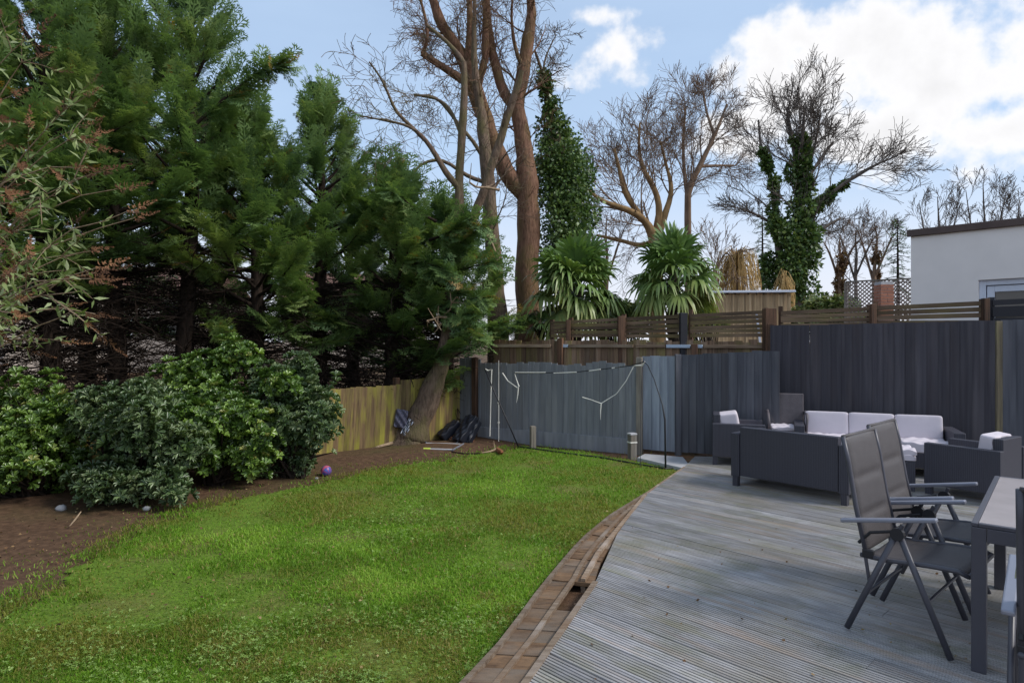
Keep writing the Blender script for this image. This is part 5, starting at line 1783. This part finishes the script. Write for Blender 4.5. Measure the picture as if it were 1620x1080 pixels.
def build_furniture():
    # near love seat, seen from behind: runs from A to B, faces away
    A, B = G(1156, 767)[:2], G(1343, 801)[:2]
    ab = (B - A) / np.linalg.norm(B - A)
    fwd = np.array([-ab[1], ab[0]])
    if fwd[1] < 0:
        fwd = -fwd
    W = np.linalg.norm(B - A)
    # facing away: local x (right of facing) runs B<-A ; left foot is A when looking along fwd
    rattan_seat('rattan_sofa', 'dark rattan two-seater sofa seen from behind, nearest of the lounge set', 'sofa', (*A, 0), rot_for(fwd), W, .66, 2, .672, .60, .10, back_c=False)
    # long sofa along the fence, faces the camera
    a = np.array([1.40, -.60]); a /= np.linalg.norm(a)
    fw = np.array([a[1], -a[0]])          # towards the camera
    L0 = np.array([4.03, 8.70]) - a * .14
    Wl = 1.84
    start = L0 + a * Wl                   # local x runs from right to left when facing the camera
    rattan_seat('rattan_sofa', 'long dark rattan sofa with three pale back cushions along the fence', 'sofa', (*start, 0), rot_for(fw), Wl, .66, 3, .68, .56, .12, back_h=.30, seat_z=.29)
    # left armchair faces right
    p = G(1127, 735)[:2]
    fw = np.array([.955, -.297])
    side = np.array([-fw[1], fw[0]])
    # its right arm is the one near the camera; local x points to the right of facing
    right = np.array([fw[1], -fw[0]])
    org = p - right * .62
    rattan_seat('rattan_armchair', 'dark rattan armchair by the lawn side with pale cushion against its back', 'armchair', (*org, 0), rot_for(fw), .62, .66, 1, .66, .55, .09, back_h=.27, cb=.24)
    # right armchair, its side towards the camera
    f0, b0 = G(1461, 780)[:2], PX(1583, 715, 6.24)[:2]
    fw = (f0 - b0) / np.linalg.norm(f0 - b0)
    right = np.array([fw[1], -fw[0]])
    # near arm is on its left
    rattan_seat('rattan_armchair', 'dark rattan armchair on the right, side-on, in front of mossy post', 'armchair', (*b0, 0), rot_for(fw), .64, .70, 1, .66, .55, .09, back_h=.27)
    # footstool
    c = np.array([4.30, 7.16])
    root = thing('rattan_footstool', 'small dark rattan footstool topped by a stack of pale cushions', 'footstool', (*c, 0), math.atan2(a[1], a[0]))
    MB().box((0, 0, .20), (.40, .40, .26)).build('body', M['rattan'], root, .008)
    for sx in (-.17, .17):
        for sy in (-.17, .17):
            MB().box((sx, sy, .036), (.05, .05, .075)).build('leg', M['rattan'], root)
    for k in range(2):
        o = mobj('seat_cushion', cushion_mesh('stool_cushion', .42, .42, .06, 9 + k), M['cushion'], root)
        o.location = (0, 0, .332 + .058 * k)
        o.rotation_euler = (0, 0, .05 * k)
    # brown rattan dining chair by the fence
    Z = 8.78
    c = np.array([(1243 - 810) / FPX * Z, Z])
    root = thing('rattan_dining_chair', 'brown rattan dining chair standing at the fence behind the sofa corner', 'chair', (*c, 0), rot_for(np.array([-.33, -.94])))
    MB().box((0, -.02, .66), (.46, .035, .52), Matrix.Rotation(radians(6), 3, 'X')).build('backrest', M['rattan_brown'], root, .012)
    MB().box((0, .21, .43), (.46, .44, .04)).build('seat', M['rattan_brown'], root, .01)
    o = mobj('seat_pad', cushion_mesh('seat_pad', .40, .38, .045, 3), M['cushion'], root)
    o.location = (0, .21, .452)
    for sx in (-.21, .21):
        MB().box((sx, .40, .205), (.035, .035, .41)).build('leg', M['rattan_brown'], root)
        MB().box((sx, .01, .205), (.035, .035, .41)).build('leg', M['rattan_brown'], root)
        MB().tube([(sx * 1.12, -.02, .66), (sx * 1.14, .08, .685), (sx * 1.14, .30, .66), (sx * 1.12, .37, .60), (sx * 1.05, .38, .42)], .018, 8).build('armrest', M['rattan_brown'], root, smooth=True)

    # reclining dining chairs: local y forward, x across (0 = one side frame)
    def recliner(label, loc, rot, flip=1):
        root = thing('reclining_chair', label, 'chair', loc, rot, 'folding recliner chairs at the dining table')
        Wc = .57
        for x in (0.0, Wc):
            s = 1 if x > 0 else -1
            xo = x
            MB().tube([(xo, 0.0, 0.012), (xo, .25, .60)], .0125, 10, flat=1.3).build('leg', M['alu_dark'], root, smooth=True)
            MB().tube([(xo, .50, 0.012), (xo, .265, .60)], .0125, 10, flat=1.3).build('leg', M['alu_dark'], root, smooth=True)
            MB().bar((xo, -.03, .618), (xo, .44, .712), .045, .022).build('armrest', M['alu_silver'], root, .007)
            MB().tube([(xo - .016, .257, .60), (xo + .016, .257, .60)], .034, 14).build('pivot', M['plastic_black'], root, smooth=False)
            MB().tube([(xo, .257, .60), (xo, .28, .655)], .011, 8).build('arm_bracket', M['alu_dark'], root)
            xi = x - s * .035
            MB().tube([(xi, .09, .44), (xi, .035, .70), (xi, -.005, .95), (xi, -.035, 1.09)], .013, 10).build('back_tube', M['alu_dark'], root, smooth=True)
            MB().tube([(xi, .06, .435), (xi, .20, .435), (xi, .38, .455), (xi, .52, .462), (xi, .57, .445)], .0125, 10).build('seat_rail', M['alu_dark'], root, smooth=True)
            MB().box((xi, .10, .45), (.03, .06, .05)).build('hinge', M['plastic_black'], root, .008)
            MB().tube([(xi, .05, .50), (xi, .11, .57), (xi - s * .0, .22, .60)], .009, 8).build('recline_link', M['plastic_black'], root)
            MB().tube([(xi, .085, .43), (xi, .11, .265)], .010, 8).build('rear_strut', M['alu_dark'], root)
        MB().tube([(.0, .105, .24), (Wc, .105, .24)], .009, 8).build('cross_bar', M['alu_dark'], root)
        MB().tube([(.0, .395, .27), (Wc, .395, .27)], .009, 8).build('cross_bar', M['alu_dark'], root)
        # padded textile back: quilted panels
        def sheet(name, prof, mat, seams, th=.012, sag=.02):
            n, m = len(prof), 9
            V, F = [], []
            for side in (1, -1):
                for i, (y, z) in enumerate(prof):
                    t = i / (n - 1)
                    q = min([abs(t - s_) for s_ in seams] + [1])
                    puff = th * (1 - .75 * math.exp(-(q / .035) ** 2))
                    y0, z0 = prof[max(i - 1, 0)]
                    y1, z1 = prof[min(i + 1, n - 1)]
                    ty, tz = y1 - y0, z1 - z0
                    ln = math.hypot(ty, tz)
                    ny, nz = tz / ln, -ty / ln
                    for j in range(m):
                        u = j / (m - 1)
                        e = puff * (1 - (2 * u - 1) ** 6) + .002
                        x = .042 + u * (Wc - .084)
                        sg = sag * (1 - (2 * u - 1) ** 2)
                        V.append((x, y + ny * (side * e) - ny * sg * .4, z + nz * (side * e) - abs(nz) * sg))
            for i in range(n - 1):
                for j in range(m - 1):
                    a0 = i * m + j
                    F.append((a0, a0 + 1, a0 + m + 1, a0 + m))
                    b0_ = n * m + a0
                    F.append((b0_ + m, b0_ + m + 1, b0_ + 1, b0_))
            for i in range(n - 1):
                for j in (0, m - 1):
                    a0 = i * m + j
                    F.append((a0, a0 + m, n * m + a0 + m, n * m + a0))
            for i in (0, n - 1):
                for j in range(m - 1):
                    a0 = i * m + j
                    F.append((a0, a0 + 1, n * m + a0 + 1, n * m + a0))
            me = bpy.data.meshes.new(name)
            me.from_pydata(V, [], F)
            bm = bmesh.new(); bm.from_mesh(me)
            bmesh.ops.recalc_face_normals(bm, faces=bm.faces)
            bm.to_mesh(me); bm.free()
            me.polygons.foreach_set('use_smooth', np.ones(len(me.polygons), dtype=bool))
            return mobj(name, me, mat, root)
        tt = np.linspace(0, 1, 40)
        py = np.interp(tt, [0, .4, .78, 1], [.088, .036, -.004, -.034])
        pz = np.interp(tt, [0, .4, .78, 1], [.46, .70, .95, 1.085])
        sheet('back_pad', list(zip(py, pz)), M['textile'], (0, .31, .63, 1), .014, .012)
        sy = np.linspace(.085, .56, 24)
        sz = np.interp(sy, [.08, .2, .38, .52, .57], [.44, .437, .457, .464, .45])
        sheet('seat_pad', list(zip(sy, sz)), M['textile'], (0, .5, 1), .008, .015)
        MB().tube([(.035, -.036, 1.09), (Wc / 2, -.05, 1.083), (Wc - .035, -.036, 1.09)], .011, 8).build('top_bar', M['textile'], root, smooth=True)
        MB().tube([(.035, .57, .445), (Wc - .035, .57, .445)], .012, 8).build('front_bar', M['alu_dark'], root, smooth=True)
        return root
    F1 = np.array([.67, -.742])
    S1 = np.array([.66, .751])
    R1 = G(1340, 995)[:2]
    # local x must be right of facing: facing F1, right is (F1y, -F1x) = towards the camera-left => origin at the far side
    right = np.array([F1[1], -F1[0]])
    org = R1 - right * .57
    recliner('nearer of the two folding recliner chairs on the left of the table', (*org, 0), rot_for(F1))
    org2 = org + S1 * .62
    recliner('farther of the two folding recliner chairs on the left of the table', (*org2, 0), rot_for(F1))
    # third chair at the near end of the table, mostly outside the frame
    right3 = np.array([S1[1], -S1[0]])
    recliner('folding recliner chair cut off by the right edge at the table end', (1.885, 2.40, 0), rot_for(S1))
    # table
    c1 = PX(1536, 827, 3.15)[:2]
    t = np.array([.657, .754]); w = np.array([.754, -.657])
    Lt, Wt, Ht = 1.46, .90, .74
    root = thing('dining_table', 'dark metal garden table with pale marbled top at the right edge', 'table', (*c1, 0), math.atan2(t[1], t[0]))
    # local x along the length, local -y towards w
    lg = .062
    for x in (lg / 2, Lt - lg / 2):
        for y in (-lg / 2, -Wt + lg / 2):
            MB().box((x, y, Ht / 2 - .01), (lg, lg, Ht - .02)).build('leg', M['alu_dark'], root, .004)
    fr = .07
    for (cx, cy, sx, sy) in ((Lt / 2, -.015, Lt - 2 * lg - .004, .03), (Lt / 2, -Wt + .015, Lt - 2 * lg - .004, .03), (.015, -Wt / 2, .03, Wt - 2 * lg - .004), (Lt - .015, -Wt / 2, .03, Wt - 2 * lg - .004)):
        MB().box((cx, cy, Ht - .02 - fr / 2), (sx, sy, fr)).build('apron', M['alu_dark'], root, .003)
    for (cx, cy, sx, sy) in ((Lt / 2, -.014, Lt, .028), (Lt / 2, -Wt + .014, Lt, .028), (.014, -Wt / 2, .028, Wt - .058), (Lt - .014, -Wt / 2, .028, Wt - .058)):
        MB().box((cx, cy, Ht - .009), (sx, sy, .018)).build('rim', M['alu_dark'], root, .003)
    MB().box((Lt / 2, -Wt / 2, Ht - .008), (Lt - .058, Wt - .058, .016)).build('top', M['table_top'], root, .002)
    # pale cloth hung over the back of the third chair
    r = np.random.default_rng(3)
    n = 14
    V, Fc = [], []
    for i in range(n):
        for j in range(n):
            u, v_ = i / (n - 1), j / (n - 1)
            V.append((.02 + .22 * u, .045 + .05 * sin(u * 7 + v_ * 2) * .3, .86 - .13 * v_ * (1 - .5 * u) + .012 * sin(u * 9)))
    for i in range(n - 1):
        for j in range(n - 1):
            a0 = i * n + j
            Fc.append((a0, a0 + n, a0 + n + 1, a0 + 1))
    me = bpy.data.meshes.new('folded_cloth'); me.from_pydata(V, [], Fc)
    o = mobj('folded_cloth', me, M['cloth_pale'])
    o.location = (1.885, 2.40, 0); o.rotation_euler = (0, 0, rot_for(S1))
    o.modifiers.new('solid', 'SOLIDIFY').thickness = .012
    tag(o, 'pale greenish cloth hanging on the chair at the right edge', 'cloth')


build_furniture()


# ------------------------------------------------------------------ clutter by the lawn
def sphere_mesh(name, rad, seg=20):
    bm = bmesh.new()
    bmesh.ops.create_uvsphere(bm, u_segments=seg, v_segments=seg // 2 + 2, radius=rad)
    for f in bm.faces:
        f.smooth = True
    me = bpy.data.meshes.new(name)
    bm.to_mesh(me); bm.free()
    return me


def build_clutter():
    r = np.random.default_rng(50)

    def ball(lab, px, py, rad, mat, Z=None):
        p = G(px, py, LAWN_Z - .02)
        o = mobj('ball', sphere_mesh('ball', rad), M[mat])
        o.location = (p[0], p[1], LAWN_Z - .025 + rad)
        o.rotation_euler = (.4, .3, 1)
        return tag(o, lab, 'ball')
    ball('purple and blue ball on the soil in front of the shrubs', 516, 752, .068, 'ball_panels')
    ball('orange ball left in front of the black tarpaulin', 712, 698, .075, 'ball_orange')
    ball('orange ball right, beside the black tarpaulin', 743, 702, .075, 'ball_orange')
    # goal: bent rods, cross string and torn white tape
    b = G(1053, 742, LAWN_Z)
    root = thing('broken_goal', 'broken black rod football goal with torn white tape at the back of the lawn', 'goal', b)
    q = lambda *p: PX(*p) - b
    pole = [q(1053, 742, b[1]), q(1052, 664, b[1] + .05), q(1048, 640, b[1] + .12), q(1035, 600, b[1] + .4), q(1025, 578, b[1] + .55), q(1019, 572, b[1] + .62)]
    MB().tube(pole, [.013, .013, .008, .007, .007, .006], 8).build('rod', M['plastic_black'], root, smooth=True)
    lb = G(820, 706, LAWN_Z)
    MB().tube([lb - b, q(800, 660, 10.35), q(780, 615, 10.5), q(767, 583, 10.6)], .011, 8).build('rod', M['plastic_black'], root, smooth=True)
    MB().tube([q(767, 583, 10.6), q(772, 586, 10.6), q(778, 584, 10.6), q(777, 610, 10.6), q(775, 690, 10.5)], [0.0082, 0.0136, 0.0109, 0.0088, 0.0082], 6).build('tape', M['white_tape'], root)
    MB().tube([q(789, 570, 10.7), q(789, 640, 10.65), q(789, 698, 10.55)], [0.0041, 0.0061, 0.0054], 6).build('tape', M['white_tape'], root)
    for zz in ((789, 637), (789, 668)):
        MB().box(q(zz[0], zz[1], 10.64), (.035, .02, .025)).build('knot', M['white_tape'], root)
    MB().tube([q(795, 590, 10.6), q(803, 602, 10.5), q(818, 613, 10.45), q(821, 611, 10.45), q(817, 600, 10.5), q(814, 590, 10.5)], [0.0109, 0.0095, 0.0082, 0.0122, 0.0082, 0.0068], 6).build('tape', M['white_tape'], root)
    MB().tube([q(820, 612, 10.45), q(819, 625, 10.45), q(817, 637, 10.45)], [0.0109, 0.0082, 0.0027], 6).build('tape', M['white_tape'], root)
    bar = [q(814, 590, 10.5), q(860, 589.5, 10.2), q(910, 588.5, 9.9), q(960, 583, 9.6), q(1000, 578, 9.3), q(1019, 572, b[1] + .62)]
    MB().tube(bar, .008, 6).build('cross_string', M['plastic_black'], root)
    for (x0, y0, x1, y1) in ((815, 589, 863, 589), (876, 590, 912, 588.5), (932, 586.5, 950, 584), (968, 582, 980, 580.5)):
        z0, z1 = 10.5 - (x0 - 814) * .00615, 10.5 - (x1 - 814) * .00615
        MB().tube([q(x0, y0, z0 - .02), q((x0 + x1) / 2, (y0 + y1) / 2, (z0 + z1) / 2 - .02), q(x1, y1, z1 - .02)], .0095, 6).build('tape', M['white_tape'], root)
    MB().tube([q(1003, 578, 9.27), q(1016, 578, 9.2), q(1020, 572, 9.15)], [0.0122, 0.0136, 0.0095], 6).build('tape', M['white_tape'], root)
    MB().tube([q(1002, 580, 9.25), q(990, 603, 9.3), q(975, 623, 9.35), q(951, 638, 9.4), q(935, 632, 9.4), q(921, 628, 9.4)], [0.0082, 0.0068, 0.0061, 0.0082, 0.0048, 0.0068], 6).build('tape', M['white_tape'], root)
    MB().tube([q(951, 638, 9.38), q(950, 650, 9.38), q(950, 664, 9.38)], [0.0095, 0.0068, 0.0020], 6).build('tape', M['white_tape'], root)
    MB().tube([q(1016, 578, 9.2), q(1014, 640, 9.1), q(1013, 738, b[1] + .1)], .004, 5).build('cord', M['plastic_black'], root)
    # net rope on the ground
    rope = [G(x, y, LAWN_Z + .012) - b for x, y in ((820, 706), (850, 710), (900, 717), (950, 723), (1000, 732), (1053, 741), (1084, 739))]
    MB().tube(rope, .012, 6).build('ground_rope', M['plastic_black'], root)
    # stump posts
    for px, yb, yt, w, lab in ((843, 709, 672, .085, 'pale wooden stump post in front of the grey fence'), (1000, 724, 686, .10, 'weathered stump post with pale cap beside concrete slab')):
        p = G(px, yb, LAWN_Z)
        zt = PX(px, yt, p[1])[2]
        root = thing('stump_post', lab, 'post', (p[0], p[1], LAWN_Z - .03), r.uniform(0, .4))
        MB().box((0, 0, (zt - LAWN_Z) / 2), (w, w, zt - LAWN_Z + .03)).build('timber', M['post_pale'], root, .008)
        if px == 1000:
            MB().box((0, 0, zt - LAWN_Z + .03), (w * 1.1, w * 1.1, .025)).build('cap', M['white_metal'], root, .004)
            MB().box((0, -.0, .26), (w * 1.12, w * 1.12, .02)).build('band', M['white_tape'], root, .003)
    # black tarpaulin over long crate leaning in the corner
    p = G(733, 703, -.08)
    a = np.array([PX(727, 700, p[1])[0], p[1]])
    root = thing('tarpaulin_bundle', 'folded black tarpaulin and frame leaning in the fence corner', 'tarpaulin', (p[0], p[1], -.085))
    qq = lambda x, y, Z: PX(x, y, Z) - np.array([p[0], p[1], -.085])
    Z0 = p[1]
    for k, (x0, y0, z0, x1, y1, z1, w, h) in enumerate(((727, 702, Z0, 752, 662, Z0 + .25, .24, .12), (741, 703, Z0, 758, 668, Z0 + .2, .15, .09), (700, 697, Z0 + .3, 728, 673, Z0 + .45, .26, .13))):
        p0, p1 = Vector(qq(x0, y0, z0)), Vector(qq(x1, y1, z1))
        o = mobj('tarpaulin', cushion_mesh('tarpaulin', w, (p1 - p0).length, h, 60 + k, puff=.3, wr=.011), M['tarp'], root)
        o.location = (p0 + p1) / 2
        o.rotation_euler = (p1 - p0).to_track_quat('Y', 'Z').to_euler()
    for (x0, y0, x1, y1) in ((722, 701, 748, 668), (731, 703, 757, 672)):
        MB().tube([qq(x0, y0, Z0 - .06), qq(x1, y1, Z0 + .14)], .009, 6).build('frame_rod', M['alu_silver'], root)
    # pale folding frame on the ground
    p = G(700, 711, -.06)
    root = thing('metal_frame', 'pale metal U-shaped frame lying on the soil by the leaning tree', 'frame', (p[0], p[1], -.06))
    g2 = lambda x, y: G(x, y, -.045) - np.array([p[0], p[1], -.06])
    MB().tube([g2(674, 701), g2(728, 702.5)], .014, 8).build('rod', M['white_metal'], root)
    MB().tube([g2(676, 710), g2(716, 711)], .014, 8).build('rod', M['white_metal'], root)
    MB().tube([g2(716, 711.5), g2(733, 702)], .016, 8).build('rod', M['alu_silver'], root)
    MB().tube([g2(670, 710), g2(681, 710)], .022, 8).build('grip', M['lime'], root)
    MB().tube([g2(674, 701), g2(672, 698) + np.array([0, 0, .06]), g2(668, 694) + np.array([0, 0, .12])], .012, 8).build('bent_end', M['alu_dark'], root)
    # rusty stick
    p = G(775, 716, LAWN_Z)
    root = thing('broken_branch', 'split orange-brown branch lying at the lawn edge by the tarpaulin', 'branch', p)
    g3 = lambda x, y, h=.02: G(x, y, LAWN_Z) - p + np.array([0, 0, h])
    MB().tube([g3(762, 718), g3(775, 716), g3(787, 712)], [.008, .015, .02], 6).build('stick', M['twig_pale'], root)
    MB().tube([g3(787, 712), g3(792, 718, .03), g3(794, 720, .06)], [.03, .045, .02], 7).build('rotten_end', M['rust'], root)
    MB().tube([g3(783, 713), g3(781, 706, .09)], [.01, .005], 5).build('stub', M['twig_pale'], root)
    MB().tube([g3(715, 716, .015), g3(735, 719, .015), g3(760, 719, .02)], .012, 6).build('dark_twig', M['bark_dark'], root)
    # bag and striped cloth wedged by the trunk
    p = G(641, 690, -.05)
    Z = 10.52
    bx = PX(636, 662, Z)
    o = mobj('bag', cushion_mesh('bag', .20, .30, .13, 3, puff=.3, wr=.02), M['bag'])
    o.location = (bx[0] - .03, Z - .02, bx[2] + .0)
    o.rotation_euler = (radians(82), radians(12), .3)
    tag(o, 'dark blue bag wedged between the leaning trunk and fence', 'bag')
    o = mobj('striped_cloth', cushion_mesh('striped_cloth', .13, .36, .06, 4, puff=.5, wr=.03), M['striped_cloth'])
    bx = PX(640, 668, Z)
    o.location = (bx[0] + .05, Z - .07, bx[2] - .07)
    o.scale = (.8, .8, .8)
    o.rotation_euler = (radians(80), radians(32), .2)
    tag(o, 'black and white striped cloth hanging against the dark blue bag', 'cloth')
    # surface root of the leaning tree, pale sticks, stones
    p = G(600, 707, -.07)
    root = MB().tube([G(632, 697, -.03) - p, G(615, 702, -.02) - p, G(600, 706, -.03) - p, G(590, 709, -.06) - p], [.03, .028, .022, .012], 7).build('exposed_root', M['twig_pale'], None, smooth=True)
    root.location = p
    tag(root, 'pale orange exposed root beside the base of the leaning tree', 'root')
    p = G(120, 820, -.07)
    o = MB().tube([G(110, 832, -.065) - p, G(120, 820, -.04) - p, G(128, 809, .0) - p], [.006, .008, .005], 6).build('stick', M['twig_pale'])
    o.location = p
    tag(o, 'thin pale stick lying on the soil under the left shrubs', 'stick')
    for px, py, rad, lab in ((97, 806, .05, 'pale round stone under the leftmost shrubs'), (232, 805, .035, 'small pale stone below the grey-green shrub'), (501, 756, .02, 'tiny pale pebble beside the purple ball')):
        me = sphere_mesh('stone', rad, 12)
        co = np.empty(len(me.vertices) * 3); me.vertices.foreach_get('co', co)
        co = co.reshape(-1, 3); co *= (1 + r.normal(0, .07, (len(co), 1))) * np.array([1.1, .9, .7]); me.vertices.foreach_set('co', co.ravel())
        o = mobj('stone', me, M['concrete'])
        g = G(px, py, -.07)
        o.location = (g[0], g[1], -.085 + rad * .6)
        tag(o, lab, 'stone')
    # fallen leaves on soil, lawn and deck
    P, D = [], []
    for k in range(2600):
        px, py = r.uniform(-50, 820), r.uniform(700, 1075)
        g = G(px, py, LAWN_Z)
        inl = in_poly(np.array([g[0]]), np.array([g[1]]), LAWN)[0]
        if inl and r.random() < .90:
            continue
        dist = (g[0] - C0[0]) * LF_OUT[0] + (g[1] - C0[1]) * LF_OUT[1]
        if dist > -.1:
            continue
        P.append([g[0], g[1], LAWN_Z + (.02 if inl else -.005)]); D.append([r.normal(), r.normal(), r.normal(0, .15)])
    for k in range(75):
        g = G(r.uniform(900, 1560), r.uniform(760, 1075), .006)
        P.append([g[0], g[1], .008 if g[0] > .1 * g[1] else .0]); D.append([r.normal(), r.normal(), r.normal(0, .1)])
    P, D = np.array(P), np.array(D)
    V, F, T = leaf_quads(r, P, D, r.uniform(.010, .03, len(P)), r.uniform(0, 1, len(P)))
    o = mobj('fallen_leaves', np_mesh('fallen_leaves', V, F, False, T), M['fallen'], None, 'stuff')
    tag(o, 'small dead leaves scattered over soil, lawn and deck', 'leaves')


build_clutter()
